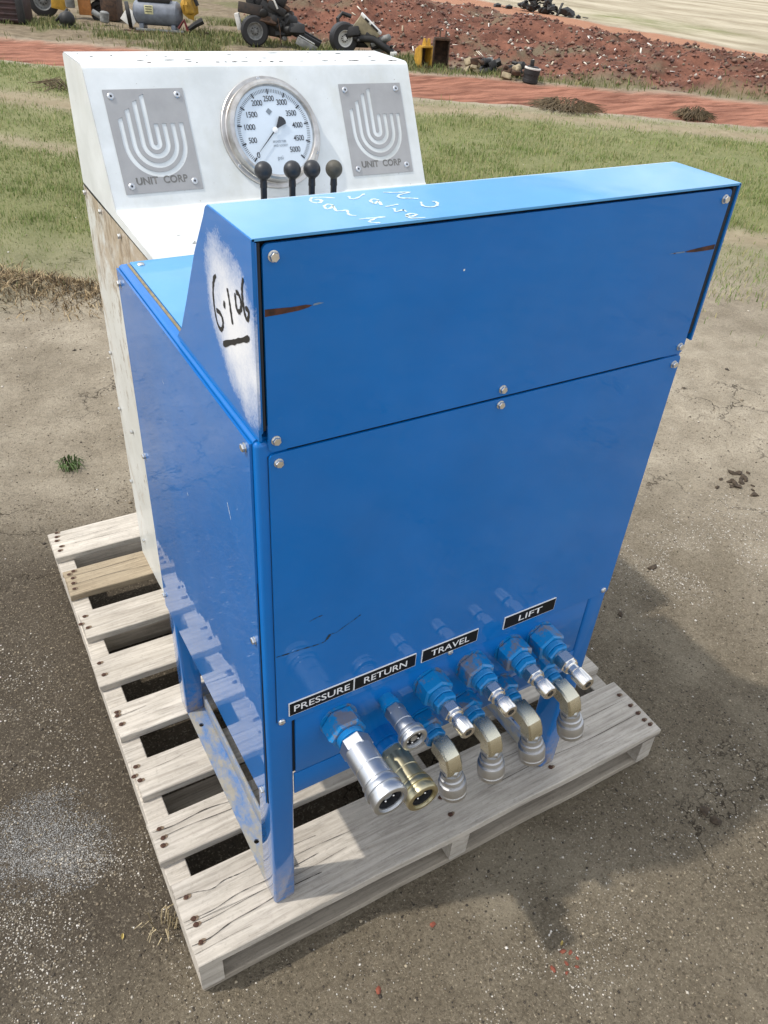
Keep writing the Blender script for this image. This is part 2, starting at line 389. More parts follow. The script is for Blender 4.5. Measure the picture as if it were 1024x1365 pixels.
# ------------------------------------------------------------------ terrain
GZ = -.103
def vnoise(x, y, seed=0):
    xi = np.floor(x).astype(np.int64); yi = np.floor(y).astype(np.int64); fx = x - xi; fy = y - yi
    fx = fx * fx * (3 - 2 * fx); fy = fy * fy * (3 - 2 * fy)
    def h(a, b):
        n = (a * 374761393 + b * 668265263 + seed * 974634777) & 0xFFFFFFFF
        n = ((n ^ (n >> 13)) * 1274126177) & 0xFFFFFFFF; n = n ^ (n >> 16); return (n & 0xFFFFFF) / float(0xFFFFFF)
    return (h(xi, yi) * (1 - fx) + h(xi + 1, yi) * fx) * (1 - fy) + (h(xi, yi + 1) * (1 - fx) + h(xi + 1, yi + 1) * fx) * fy
def fbm(x, y, seed=0, o=4, g=.5):
    r = 0; a = 1; n = 0
    for k in range(o): r = r + a * vnoise(x * 2 ** k, y * 2 ** k, seed + k); n += a; a *= g
    return r / n - .5
def ss(a, b, x): q = np.clip((x - a) / (b - a), 0, 1); return q * q * (3 - 2 * q)
def st(x, y): return .8 * x - .6 * y, .6 * x + .8 * y            # along the red road, across it
def grass_edge(s): return np.interp(s, [-6, -1.9, -1.2, 1.4, 3, 8], [2.5, 2.6, 2.75, 3.75, 3.9, 4.1])
def masks(x, y):
    s, t_ = st(x, y); wob = fbm(x * .9, y * .9, 3) * .9; wob2 = fbm(x * 4, y * 4, 9) * .25
    road = ss(8.75, 8.95, t_ + wob * .25 + wob2 * .4) * (1 - ss(10.4, 10.75, t_ + wob * .35 + wob2 * .6))
    road2 = ss(12.9, 13.15, x + wob * .3) * (1 - ss(14.3, 14.6, x - .1 * np.maximum(0, y - 14) + wob * .4)) * ss(5, 7, y)
    ge = grass_edge(s)
    thin = ss(-.35, 1.1, t_ - ge + wob * .9)                     # sparse fringe grows into full grass
    grass = thin * (1 - ss(8.3, 8.85, t_ + wob * .5 + wob2))
    pale = np.exp(-((t_ - 8.25 + wob * .3) / .22) ** 2) * (s > -1) + np.exp(-((t_ - 6.75 + wob * .6) / .30) ** 2) * ss(-1.2, -2.2, s) \
        + .9 * np.exp(-((t_ - 4.55 + wob * .5) / .18) ** 2) * ss(.9, 1.6, s) + .7 * np.exp(-((t_ - 5.3 + wob) / .2) ** 2) * ss(-2, -2.6, s)
    grass = np.clip(grass * (1 - .85 * np.clip(pale, 0, 1)), 0, 1)
    lim = np.where(s < -.6, 12.4, 11.0) if False else np.interp(s, [-2.2, -.8, 0, 1, 5], [12.3, 12.0, 11.0, 10.75, 10.6])
    rub = ss(0, .45, t_ - lim + wob * .5) * ss(-.2, .5, (x - 4.9) - (y - 12) * .38 + wob * .5) * (1 - ss(12.2, 12.9, x + wob * .4))
    back = ss(10.5, 10.9, t_ + wob * .4) * (1 - rub) * (1 - ss(11.6, 12.6, x))
    backg = back * ss(-.05, .12, fbm(x * 1.3, y * 1.3, 21) + .10 * (t_ < 12.0))
    sand = ss(14.4, 14.8, x - .1 * np.maximum(0, y - 14) + wob * .4)
    sandg = sand * np.exp(-((x - 16.6) / 1.0) ** 2) * np.exp(-((y - 15.5) / 2.2) ** 2)
    damp = ss(.75, .0, x) * ss(-.02, .22, y + wob * .2 - .3 * np.maximum(0, x)) * (1 - ss(1.15, 1.75, y + wob * .9)) + .15 * ss(.3, .9, x) * ss(.9, .2, x - 1.1) * ss(-.25, .0, y) * ss(1.0, .6, y)  # first term: darker dirt at left; second: shade right of pallet painted in
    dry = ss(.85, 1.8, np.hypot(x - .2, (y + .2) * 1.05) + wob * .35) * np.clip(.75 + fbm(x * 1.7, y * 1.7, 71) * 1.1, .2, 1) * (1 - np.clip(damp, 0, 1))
    return dict(dry=dry, grass=grass, road=np.clip(road, 0, 1), road2=road2, rub=rub, back=back, backg=backg, sand=sand,
                sandg=np.clip(sandg * 1.5, 0, 1), damp=np.clip(damp, 0, 1), pale=np.clip(pale, 0, 1))
def height(x, y, m=None):
    m = m or masks(x, y); s, t_ = st(x, y)
    near = np.exp(-(((x - .35) / 1.1) ** 2 + ((y - .5) / 1.1) ** 2))
    z = GZ + fbm(x * 1.1, y * 1.1, 1, 3) * .05 * (1 - near) + fbm(x * 9, y * 9, 2, 4) * (.006 + .012 * (1 - near)) - .004 * near
    pal = np.exp(-(np.maximum(0, np.abs(x - .36) - .50) / .05) ** 2 - (np.maximum(0, np.abs(y - .57) - .60) / .05) ** 2)
    z = z * (1 - pal) + (GZ - .004) * pal
    edge = np.exp(-((t_ - 2.62) / .14) ** 2) * np.exp(-((s + 1.75) / .55) ** 2)           # torn turf mound
    z = z + edge * (.055 + fbm(x * 14, y * 14, 5) * .09)
    crest = np.interp(s, [-4, 0, 1.5, 3.5], [14.3, 15.0, 13.6, 12.6])
    H = np.interp(s, [-4, -1.5, 0, 1.5, 3.5, 6], [.38, .46, .38, .32, .24, .20])
    z = z + m['rub'] * (H * np.exp(-((t_ - crest) / 1.5) ** 2) + .05 + fbm(x * 1.3, y * 1.3, 11, 5, .62) * .50 + fbm(x * 9, y * 9, 12, 3) * .07)
    z = z + m['road'] * (fbm(s * .8, t_ * 7, 31, 3) * .05 - .02) + m['back'] * fbm(x * 2.5, y * 2.5, 14) * .07
    z = z + m['grass'] * fbm(x * 3.2, y * 3.2, 17) * .04
    far = np.maximum(0, np.hypot(x, y) - 40); z = z + far * .012 + fbm(x * .02, y * .02, 41, 3) * np.clip(far / 60, 0, 1) * 5
    return z

def spaced(a, b, lo, hi, d0, d1, g=1.22):
    mid = list(np.arange(a, b, d0)); mid += list(np.arange(mid[-1] + d0, hi, d1)) if hi > b else []
    up = [mid[-1]]; d = d1
    while up[-1] < 320: d *= g; up.append(up[-1] + d)
    dn = [mid[0]]; d = d0
    while dn[-1] > lo: d *= g; dn.append(dn[-1] - d)
    return np.array(dn[:0:-1] + mid + up[1:])
gx = spaced(-1.0, 2.6, -250, 14.5, .024, .075); gy = spaced(-.8, 3.4, -250, 17, .024, .075)
XX, YY = np.meshgrid(gx, gy); mk = masks(XX, YY); ZZ = height(XX, YY, mk)
nv = XX.size; ny, nx = XX.shape
me = bpy.data.meshes.new('ground'); me.vertices.add(nv)
me.vertices.foreach_set('co', np.stack([XX, YY, ZZ], -1).astype(np.float32).ravel())
ii = (np.arange(ny - 1)[:, None] * nx + np.arange(nx - 1)[None]).ravel()
quad = np.stack([ii, ii + 1, ii + nx + 1, ii + nx], -1).astype(np.int32); nq = len(quad)
me.loops.add(nq * 4); me.loops.foreach_set('vertex_index', quad.ravel()); me.polygons.add(nq)
me.polygons.foreach_set('loop_start', np.arange(nq, dtype=np.int32) * 4)
me.update(calc_edges=True); me.polygons.foreach_set('use_smooth', np.ones(nq, bool))
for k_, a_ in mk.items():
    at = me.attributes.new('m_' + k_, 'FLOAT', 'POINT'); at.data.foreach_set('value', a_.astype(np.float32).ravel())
t = NT('yard_earth')
n1 = t.noise(.9, 6, .6); n2 = t.noise(7, 7, .65); n3 = t.noise(75, 5, .7); n4 = t.noise(330, 3, .6)
c = t.mix(t.ramp(n1, (.35, 0), (.68, 1)), srgb(112, 102, 85), srgb(136, 125, 106))
c = t.mix(t.math('MULTIPLY', t.ramp(n2, (.42, 0), (.72, 1)), .55), c, srgb(148, 137, 117))
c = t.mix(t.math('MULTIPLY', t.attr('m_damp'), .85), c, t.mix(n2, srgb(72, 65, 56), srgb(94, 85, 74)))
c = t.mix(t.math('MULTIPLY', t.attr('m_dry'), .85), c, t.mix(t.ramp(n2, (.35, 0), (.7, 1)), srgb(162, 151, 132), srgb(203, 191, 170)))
c = t.mix(t.math('MULTIPLY', t.ramp(n3, (.38, 1), (.52, 0)), t.math('SUBTRACT', .34, t.math('MULTIPLY', t.attr('m_dry'), .20))), c, srgb(72, 63, 51))
c = t.mix(t.math('MULTIPLY', t.ramp(t.noise(190, 6, .8), (.36, 1), (.50, 0)), .62), c, srgb(56, 49, 40))
c = t.mix(t.math('MULTIPLY', t.ramp(t.noise(210, 3, .6), (.56, 0), (.66, 1)), .50), c, srgb(172, 160, 138))
crk = t.new('ShaderNodeVectorMath', operation='ADD')
t.put(crk.inputs[0], t.co()); wvec = t.new('ShaderNodeVectorMath', operation='SCALE'); t.put(wvec.inputs[0], t.noise(5, 5, .65, out='Color')); wvec.inputs['Scale'].default_value = .32
t.put(crk.inputs[1], wvec.outputs[0])
cmask = t.ramp(t.noise(2.1, 3, .5, vec=t.map(loc=(3, 1, 0))), (.545, 0), (.64, 1))
ck = t.math('MULTIPLY', t.ramp(t.voro(4.6, vec=crk.outputs[0]), (0, 1), (.006, 1), (.013, 0)), cmask)
lid = t.math('MULTIPLY', t.ramp(t.voro(4.6, vec=crk.outputs[0]), (.03, 0), (.16, 1)), cmask)
plate = t.math('MULTIPLY', t.ramp(t.noise(1.7, 5, .6, vec=t.map(loc=(9, 4, 2))), (.56, 0), (.66, 1)), t.math('SUBTRACT', 1, t.attr('m_damp')))
c = t.mix(t.math('MULTIPLY', plate, .5), c, srgb(172, 161, 139))
c = t.mix(t.math('MULTIPLY', ck, .8), c, srgb(52, 44, 35))
gs = t.mix(t.noise(3.5, 6, .65), srgb(96, 106, 60), srgb(132, 132, 86))
c = t.mix(t.math('MULTIPLY', t.attr('m_grass'), .85), c, gs)
c = t.mix(t.math('MULTIPLY', t.attr('m_pale'), .75), c, t.mix(n2, srgb(126, 112, 86), srgb(164, 150, 122)))
bk = t.mix(t.ramp(n2, (.35, 0), (.65, 1)), srgb(100, 88, 70), srgb(134, 120, 98))
c = t.mix(t.math('MULTIPLY', t.attr('m_back'), .9), c, bk)
c = t.mix(t.math('MULTIPLY', t.attr('m_backg'), t.ramp(n3, (.35, .3), (.6, .9))), c, srgb(96, 98, 62))
rr = t.noise(1, 6, .62, vec=t.map((1.2, 9, 1), rot=(0, 0, rad(36.87))))
rd = t.mix(t.ramp(rr, (.38, 0), (.60, 1)), srgb(112, 70, 54), srgb(170, 118, 96))
rd = t.mix(t.math('MULTIPLY', t.ramp(n3, (.4, 1), (.6, 0)), .3), rd, srgb(104, 62, 48))
c = t.mix(t.math('MULTIPLY', t.attr('m_road'), .96), c, rd)
rb = t.mix(t.ramp(t.noise(2.2, 7, .7), (.36, 0), (.64, 1)), srgb(84, 56, 46), srgb(134, 92, 75))
rb = t.mix(t.ramp(t.noise(1.1, 4, .6, vec=t.map(loc=(5, 2, 8))), (.52, 0), (.66, 1)), rb, srgb(108, 96, 78))
c = t.mix(t.attr('m_rub'), c, rb)
c = t.mix(t.math('MULTIPLY', t.attr('m_road2'), .95), c, t.mix(n2, srgb(142, 98, 74), srgb(170, 126, 100)))
sn = t.noise(1, 6, .65, vec=t.map((.9, .28, 1), rot=(0, 0, rad(-20))))
c = t.mix(t.attr('m_sand'), c, t.mix(t.ramp(sn, (.36, 0), (.62, 1)), srgb(142, 131, 109), srgb(182, 172, 150)))
c = t.mix(t.math('MULTIPLY', t.attr('m_sandg'), t.ramp(sn, (.38, 1), (.58, .2))), c, srgb(112, 118, 72))
hh = t.math('ADD', t.math('ADD', t.math('MULTIPLY', n3, .9), t.math('MULTIPLY', n4, .25)), t.math('MULTIPLY', t.math('SUBTRACT', lid, t.math('MULTIPLY', ck, 1.2)), .6))
hh = t.math('ADD', hh, t.math('MULTIPLY', n2, 2.0)); hh = t.math('ADD', hh, t.math('MULTIPLY', t.noise(190, 6, .8), 1.1))
me.materials.append(t.set(color=c, rough=.95, spec=.15, normal=t.bump(hh, 1.0, .0075)))
ground = bpy.data.objects.new('ground', me); COL.objects.link(ground); ground['kind'] = 'structure'
def hz(x, y): return float(height(np.array([float(x)]), np.array([float(y)]))[0])

# ------------------------------------------------------------------ pallet
YAW = -.0151; PO = Vector((-.1457, -.0305, 0)); cy_, sy_ = math.cos(YAW), math.sin(YAW)
def PW(u, v, z): return Vector((PO.x + cy_ * u - sy_ * v, PO.y + sy_ * u + cy_ * v, z))
pallet = thing('wooden_pallet', 'weathered grey wooden pallet carrying the blue and the white test benches', 'pallet', PW(.508, .61, GZ))
def plank(name, u0, u1, v0, v1, z0, z1, mat, seed, along='u', nu=26):
    rg = random.Random(seed); mb = MB(); bm = bmesh.new()
    L = (u1 - u0) if along == 'u' else (v1 - v0); Wd = (v1 - v0) if along == 'u' else (u1 - u0)
    n = nu; rows = []
    ph = [rg.uniform(0, 9) for _ in range(6)]
    for i in range(n + 1):
        a = i / n; e0 = .0022 * mnoise.noise(Vector((a * 7, ph[0], seed))) ; e1 = .0022 * mnoise.noise(Vector((a * 7, ph[1], seed)))
        zc = .0012 * mnoise.noise(Vector((a * 4, ph[2], seed)))
        endj = [.004 * (mnoise.noise(Vector((k * 1.7, ph[3] + (9 if i else 0), seed)))) if i in (0, n) else 0 for k in range(6)]
        b = .0016
        sec = [(b + e0, z0), (Wd - b + e1, z0), (Wd + e1, z0 + b), (Wd + e1, z1 - b + zc), (Wd - b + e1, z1 + zc), (Wd * .5, z1 + zc * .3), (b + e0, z1 + zc), (e0, z1 - b + zc), (e0, z0 + b)]
        rows.append([bm.verts.new(PW(u0 + a * L + endj[j % 6], v0 + q, z) if along == 'u' else PW(u0 + q, v0 + a * L + endj[j % 6], z)) for j, (q, z) in enumerate(sec)])
    m = len(rows[0])
    for i in range(n):
        for j in range(m): bm.faces.new((rows[i][j], rows[i][(j + 1) % m], rows[i + 1][(j + 1) % m], rows[i + 1][j]))
    bm.faces.new(rows[0][::-1]); bm.faces.new(rows[-1])
    mb.bm(bm); return mb.obj(name, mat, pallet)
BD = [(1.104, 1.212, 'wood'), (.946, 1.044, 'wood_tan'), (.790, .880, 'wood'), (.635, .722, 'wood'), (.487, .571, 'wood'), (.334, .417, 'wood'), (.193, .278, 'wood'), (-.002, .147, 'wood')]
for i, (v0, v1, mt) in enumerate(BD):
    plank('deck_board', .004 * (i % 3) - .004, 1.016 + .003 * (i % 2), v0, v1, -.0185, 0, mt, 11 + i)
for u0 in (0.0, .489, .9765):
    plank('stringer', u0, u0 + .0385, .001, 1.214, GZ + .013, -.0188, 'wood', 31 + int(u0 * 10), 'v')
for v0, v1 in ((.004, .095), (.29, .38), (.56, .65), (.83, .92), (1.12, 1.21)):
    plank('bottom_board', .002, 1.012, v0, v1, GZ - .003, GZ + .0127, 'wood_dark', 61 + int(v0 * 20))
NAILS = [(-0.1092, 1.177), (-0.1129, 1.1595), (-0.1163, 1.143), (-0.1105, 1.1153), (-0.1176, 1.0994), (-0.105, 1.004), (-0.1171, 0.9965), (-0.1121, 0.9786), (-0.1151, 0.9594), (-0.1177, 0.938), (-0.1183, 0.8317), (-0.1323, 0.8099), (-0.1202, 0.7917), (-0.1243, 0.6718), (-0.1241, 0.6343), (-0.1266, 0.5215), (-0.1283, 0.5121), (-0.1263, 0.4872), (-0.1292, 0.3745), (-0.1385, 0.3545), (-0.1304, 0.3411), (-0.1291, 0.226), (-0.128, 0.206), (-0.1325, 0.1917), (-0.1269, 0.0833), (-0.1281, 0.0429), (-0.1276, 0.0318), (-0.1302, 0.0015), (0.3622, 0.0386), (0.3591, -0.0002), (0.8579, 0.0654), (0.8593, 0.0317), (0.8592, 0.0087), (0.8577, -0.0109), (0.8606, -0.0258), (0.5985, -0.0086)]
nm = []
for k in range(3):
    mb = MB(); pr = [(.0, .0044), (.0012, .0046), (.0020, .0034), (.0021, .0001)]
    mb.lathe(pr, (0, 0, 0), (0, 0, 1), 9); mb.v = [(x * (1 + .2 * mnoise.noise(Vector((x * 400, y * 400, k)))), y * (.85 + .1 * k), z) for x, y, z in mb.v]
    nm.append(mb.mesh('nail', 'nail'))
sm_ = []
for k in range(3):                                                # rust bleeding into the grain around a nail
    mb = MB(); pts = [(math.cos(a) * (.0075 + .003 * mnoise.noise(Vector((math.cos(a) * 2, math.sin(a) * 2, k * 5)))), math.sin(a) * (.0040 + .002 * mnoise.noise(Vector((math.cos(a) * 3, math.sin(a) * 3, k * 7))))) for a in [i * 2 * math.pi / 14 for i in range(14)]]
    mb.add([(x, y, 0) for x, y in pts], [tuple(range(14))]); sm_.append(mb.mesh('rust_stain', 'stain', None))
for i, (x, y) in enumerate(NAILS):
    link('nail', nm[i % 3], pallet, (x, y, .0004), (0, 0, i))
    link('rust_stain', sm_[i % 3], pallet, (x + .002, y, .0013), (0, 0, YAW + .1 * ((i * 7) % 5 - 2)))

M['split'] = plain('dark_wood_split', srgb(66, 58, 50), .95, 0, .3, 200)
def split(pts, w):
    w *= .62
    MB().stroke([tuple(PW(u, v, 0)[:2]) for u, v in pts], w, Matrix.Identity(4), .0014, jit=1.1).obj('split', 'split', pallet, ang=None)
for pts, w in (([(.0, .118), (.03, .116), (.06, .108), (.085, .113), (.12, .112), (.19, .118), (.26, .116)], .0016), ([(.0, .075), (.05, .073), (.10, .080), (.17, .079), (.25, .083)], .0013),
               ([(.0, .062), (.05, .061), (.13, .066), (.21, .064), (.30, .070)], .0010), ([(.0, .033), (.03, .032), (.07, .040), (.12, .043), (.18, .049), (.24, .048)], .0020),
               ([(.0, .018), (.06, .020), (.10, .019)], .0009), ([(.0, .255), (.04, .252), (.10, .257), (.16, .251), (.24, .254), (.32, .250)], .0022), ([(.0, .238), (.06, .240), (.14, .236), (.20, .239)], .0012),
               ([(.6, .052), (.72, .055), (.85, .050), (1.0, .053)], .0013), ([(.66, .095), (.8, .093), (1.01, .097)], .0010), ([(.16, .095), (.24, .098), (.33, .094)], .0009),
               ([(.0, .541), (.03, .540), (.07, .543)], .0012), ([(.0, 1.17), (.08, 1.168), (.17, 1.172)], .0009), ([(.0, 1.145), (.07, 1.147), (.2, 1.142)], .0010), ([(.01, 1.02), (.08, 1.017), (.18, 1.02)], .0011), ([(.01, .985), (.1, .987), (.2, .98)], .0010), ([(.0, .39), (.05, .388), (.1, .392)], .0008)):
    split(pts, w)

# ------------------------------------------------------------------ shared fasteners
mb = MB(); mb.lathe([(0, .0053), (.0008, .0053), (.0010, .0044)], (0, 0, 0), (0, 0, 1), 16); mb.hex((0, 0, 0), (0, 0, 1), .0007, .0045, .0080, .1)
BOLT = mb.mesh('bolt', 'bolt')
mb = MB(); mb.lathe([(0, .0052), (.0015, .0050), (.0025, .0038), (.0028, .001)], (0, 0, 0), (0, 0, 1), 16); mb.box((-.0042, -.0006, .0025), (.0042, .0006, .0031))
SCREW = mb.mesh('screw', 'bolt')
FY = (rad(90), 0, 0)            # local z -> -y (front)
FX = (0, rad(-90), 0)           # local z -> -x (left)
def bolts(parent, pts, rot, mesh=BOLT, name='bolt'):
    for i, q in enumerate(pts): link(name, mesh, parent, q, (rot[0], rot[1] , rot[2] + i * .6 if rot[0] == rot[1] == 0 else rot[2]))

# ------------------------------------------------------------------ blue test bench
WB, DB, HB = .6137, .489, 1.121
bench = thing('blue_test_bench', 'blue steel hydraulic test bench on legs with hose couplings along its front', 'test bench', (.30, .245, 0))
# corner posts run down into legs
for nm_, x0, y0 in (('front', 0, 0), ('front', WB - .038, 0), ('rear', 0, DB - .04), ('rear', WB - .038, DB - .04)):
    MB().box((x0, y0, 0), (x0 + .038, y0 + (.05 if nm_ == 'front' else .04), .917), .0055, 3).obj('leg', 'blue_leg', bench)
# base angles lying on the pallet
for sgn, x0 in ((1, 0), (-1, WB)):
    mb = MB(); q = lambda a: x0 + sgn * a
    circ = lambda cx, cy, r: [(cx + r * math.cos(a), cy + r * math.sin(a)) for a in [k * math.pi / 6 for k in range(12)]]
    lo, hi = sorted((q(.0015), q(.036)))
    mb.sheet([[(lo, .0505), (hi, .0505), (hi, DB - .0405), (lo, DB - .0405)], circ(q(.016), .119, .0048), circ(q(.016), .408, .0048)], .0045, Matrix.Translation((0, 0, .0006)))
    lo, hi = sorted((q(.0362), q(.0412))); mb.box((lo, .0505, .0008), (hi, DB - .0405, .040), .0012)
    mb.obj('base_rail', 'blue_base', bench)
mb = MB(); mb.box((.0385, DB - .008, .0008), (WB - .0385, DB - .003, .04), .001); mb.obj('base_rail', 'blue_base', bench)
# left side panel, right side panel, rear panel (sheet)
def side_panel(x0, x1, nm_='side_panel'):
    mb = MB(); mx = frame((x1, 0, 0), (0, -1, 0), (0, 0, 1)) if x0 < .1 else frame((x0, 0, 0), (0, 1, 0), (0, 0, 1))
    sg = -1 if x0 < .1 else 1
    P = [(sg * .011, .287), (sg * (DB - .001), .283), (sg * (DB - .001), .9315), (sg * .006, .9155)]
    if sg < 0: P = P[::-1]
    mb.sheet([P], abs(x1 - x0), mx); return mb.obj(nm_, 'blue', bench)
side_panel(-.0032, -.0004); side_panel(WB + .0004, WB + .0032)
MB().box((.002, DB + .0004, .283), (WB - .002, DB + .003, .928), .001).obj('rear_panel', 'blue', bench)
MB().box((-.0012, .0075, .289), (-.0002, .0112, .914)).obj('panel_gap', 'gap', bench)
bolts(bench, [(-.0034, .017, .906), (-.0034, .019, .625), (-.0034, .019, .312), (-.0034, .476, .914), (-.0034, .478, .625), (-.0034, .478, .318)], FX)
fsd = frame((-.0032, 0, 0), (0, -1, 0), (0, 0, 1))
SP = [o for o in bench.children if o.name.startswith('side_panel')][0]
for pts, w in (([(-.085, .792), (-.080, .782), (-.076, .772)], .0009), ([(-.250, .700), (-.247, .696)], .0016), ([(-.31, .842), (-.306, .838)], .0012), ([(-.05, .47), (-.052, .46)], .001)):
    MB().stroke(pts, w, fsd, .0003, jit=1).obj('scratch', 'chalk', SP, ang=None)
# desk top behind the hood: rolled edge, gasket and lid
deskz = lambda y: .9195 + (y / DB) * .0155
mb = MB(); P = [(.0, -.020), (.0, -.006), (.0015, -.0022), (.005, 0), (.022, 0), (.022, -.02)]
for x0, sg in ((0, 1), (WB, -1)):
    v = []; f = []
    for y in (.006, DB + .001):
        for a, b in P: v.append((x0 + sg * a, y, deskz(y) + b))
    n = len(P); f = [(i, (i + 1) % n, n + (i + 1) % n, n + i) for i in range(n)] + [tuple(range(n)), tuple(range(2 * n - 1, n - 1, -1))]
    MB().add(v, f).obj('edge_rail', 'blue', bench)
    v = [(x0 + sg * a, y, deskz(y) + b) for y in (.2, DB - .004) for a, b in ((.0118, .0002), (.0118, .0016), (.0152, .0016), (.0152, .0002))]
    MB().add(v, [(0, 1, 5, 4), (1, 2, 6, 5), (2, 3, 7, 6), (0, 1, 2, 3), (4, 5, 6, 7)]).obj('gasket', 'gasket', bench)
v = [(x, y, deskz(y) + b) for b in (.0003, .0026) for x, y in ((.0165, .2), (WB - .0165, .2), (WB - .0165, DB - .001), (.0165, DB - .001))]
MB().add(v, [(4, 5, 6, 7), (3, 2, 1, 0), (0, 1, 5, 4), (1, 2, 6, 5), (2, 3, 7, 6), (3, 0, 4, 7)]).obj('desk_top', 'blue_pale', bench)
bolts(bench, [(.028, .474, deskz(.474) + .0027), (WB - .03, .474, deskz(.474) + .0027)], (0, 0, 0), SCREW, 'screw')
MB().box((.0385, DB - .03, .88), (WB - .0385, DB - .0005, .9175), .001).obj('rear_rail', 'blue', bench)
# hood
prof = [(-.0045, .9225), (-.0045, HB), (.0960, HB), (.0985, HB), (.1025, HB - .0006), (.1065, HB - .0026), (.1095, HB - .0062), (.1120, HB - .0105), (.1134, HB - .01257), (.150, 1.062), (.190, .998), (.222, .950), (.243, .9302)]
for nm_, x0, x1, mt in (('hood_side', .0035, .0065, 'blue_spray'), ('hood_side', WB + .0035, WB + .0065, 'blue')):
    mb = MB(); mb.sheet([[(y, z - (.0008 if z > 1.0 else 0)) for y, z in prof]], x1 - x0, frame((x0, 0, 0), (0, 1, 0), (0, 0, 1))); mb.obj(nm_, mt, bench)
mb = MB(); xs_ = (.0045, WB + .0055)
top = prof[1:]; v = []; f = []; n = len(top)
for x in xs_:
    for y, z in top: v.append((x, y, z))
    for y, z in top: v.append((x, y - (.0 if y < .09 else .0025), z - (.0025 if y < .12 else .001)))
for i in range(n - 1):
    f += [(i, i + 1, 2 * n + i + 1, 2 * n + i), (n + i, 3 * n + i, 3 * n + i + 1, n + i + 1)]
f += [(0, 2 * n, 3 * n, n), (n - 1, 2 * n - 1, 4 * n - 1, 3 * n - 1)]
for o_ in (0, 2 * n): f += [(o_ + i, o_ + i + 1, o_ + n + i + 1, o_ + n + i) for i in range(n - 1)]
mb.add(v, f).obj('hood_top', 'blue_pale', bench, ang=9)
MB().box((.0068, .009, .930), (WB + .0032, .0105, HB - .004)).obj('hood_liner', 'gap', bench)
MB().box((.0067, -.0036, .930), (.0088, .0088, HB - .004), .0005).obj('hood_return', 'blue', bench)
for x0, x1 in ((.0089, .0122), (WB - .0032, WB + .0033)): MB().box((x0, -.0026, .932), (x1, .0088, HB - .0045), .0008).obj('lip_shade', 'gap', bench)  # dark strips added to stand for the shade behind the hood lips
# front skins
def front_panel(nm_, x0, x1, z0, z1, y0=-.0036, y1=-.0006, r=.006, mat='blue'):
    pts = []
    for cx, cz, a0 in ((x1 - r, z1 - r, 0), (x0 + r, z1 - r, 90), (x0 + r, z0 + r, 180), (x1 - r, z0 + r, 270)):
        pts += [(cx + r * math.cos(rad(a0 + 18 * k)), cz + r * math.sin(rad(a0 + 18 * k))) for k in range(6)]
    mb = MB(); mb.sheet([pts], y1 - y0, frame((0, y1, 0), (1, 0, 0), (0, 0, 1))); return mb.obj(nm_, mat, bench)
up = front_panel('upper_panel', .0140, WB - .004, .9060, 1.1150, -.0030, .0004)
lp = front_panel('lower_panel', .0140, WB - .0045, .4735, .9030)
MB().box((.0386, .002, .889), (WB - .0386, .012, .9185)).obj('seam_rail', 'gap', bench)
MB().box((.0135, -.0005, .4765), (WB - .0045, -.0001, .900)).obj('panel_backing', 'gap', bench)
MB().box((.0386, .0002, .2965), (WB - .0386, .0040, .3445), .001).obj('front_rail', 'blue_leg', bench)
MB().box((.0386, .0052, .3450), (WB - .0386, .0066, .4760)).obj('bulkhead_backing', 'gap', bench)
MB().box((.0410, .0004, .3462), (WB - .0410, .0046, .4730), .0012).obj('bulkhead_plate', 'blue', bench)
bolts(bench, [(.024, -.0037, .892), (.022, -.0031, .919), (.307, -.0031, .9155), (.307, -.0037, .8955), (.601, -.0031, .916), (.599, -.0037, .891), (.600, -.0031, 1.104), (.024, -.0031, 1.104)], FY)
bolts(bench, [(.0195, -.0037, .4795), (.291, -.0037, .4825), (.598, -.0037, .4815)], FY, SCREW, 'screw')
# engraved name plates
FP = lambda x, z, y=-.0036: frame((x, y, z), (1, 0, 0), (0, 0, 1))
for body, x0, x1, tw in (('PRESSURE', .0295, .1272, .084), ('RETURN', .1276, .2285, .070), ('TRAVEL', .2385, .3380, .068), ('LIFT', .3870, .4885, .046)):
    pl = MB().box((x0, -.0056, .4862), (x1, -.0038, .5118), .0003, 1).obj('name_plate', 'label_white', bench)
    MB().box((x0 + .0011, -.0059, .4872), (x1 - .0009, -.0045, .5107), .0002, 1).obj('plate_face', 'label_black', pl)
    text('lettering', body, .0172, FP((x0 + x1) / 2, .4985, -.0061), 'label_white', pl, tw, bold=.00012)
# scrapes and marker on the hood
def decal(nm_, pts, mx, mat, parent, th=.0003):
    mb = MB(); v = [mx @ Vector((a, b, th)) for a, b in pts]; mb.add(v, [tuple(range(len(v)))]); return mb.obj(nm_, mat, parent, ang=None)
fu = FP(0, 0, -.0030)
decal('rust_scrape', [(.0145, 1.0502), (.030, 1.0504), (.048, 1.0512), (.058, 1.0528), (.0615, 1.0545), (.055, 1.0558), (.040, 1.0556), (.026, 1.0566), (.0145, 1.0572)], fu, 'rust', up)
decal('bare_scrape', [(.0620, 1.0538), (.067, 1.0540), (.0735, 1.0550), (.068, 1.0560), (.063, 1.0556)], fu, 'primer', up)
decal('rust_scrape', [(.6085, 1.0440), (.595, 1.0438), (.575, 1.0442), (.562, 1.0452), (.556, 1.0466), (.565, 1.0478), (.585, 1.0490), (.6085, 1.0500)], fu, 'rust', up)
decal('bare_scrape', [(.556, 1.0458), (.545, 1.0462), (.528, 1.0472), (.540, 1.0476), (.556, 1.0474)], fu, 'primer', up)
decal('rust_scrape', [(.537, 1.0461), (.5405, 1.0463), (.5400, 1.0475), (.5365, 1.0472)], fu, 'rust', up, .0005)
decal('paint_fleck', [(.2290, 1.0648), (.2310, 1.0648), (.2312, 1.0668), (.2292, 1.0668)], fu, 'chalk', up)
fl = FP(0, 0, -.0036)
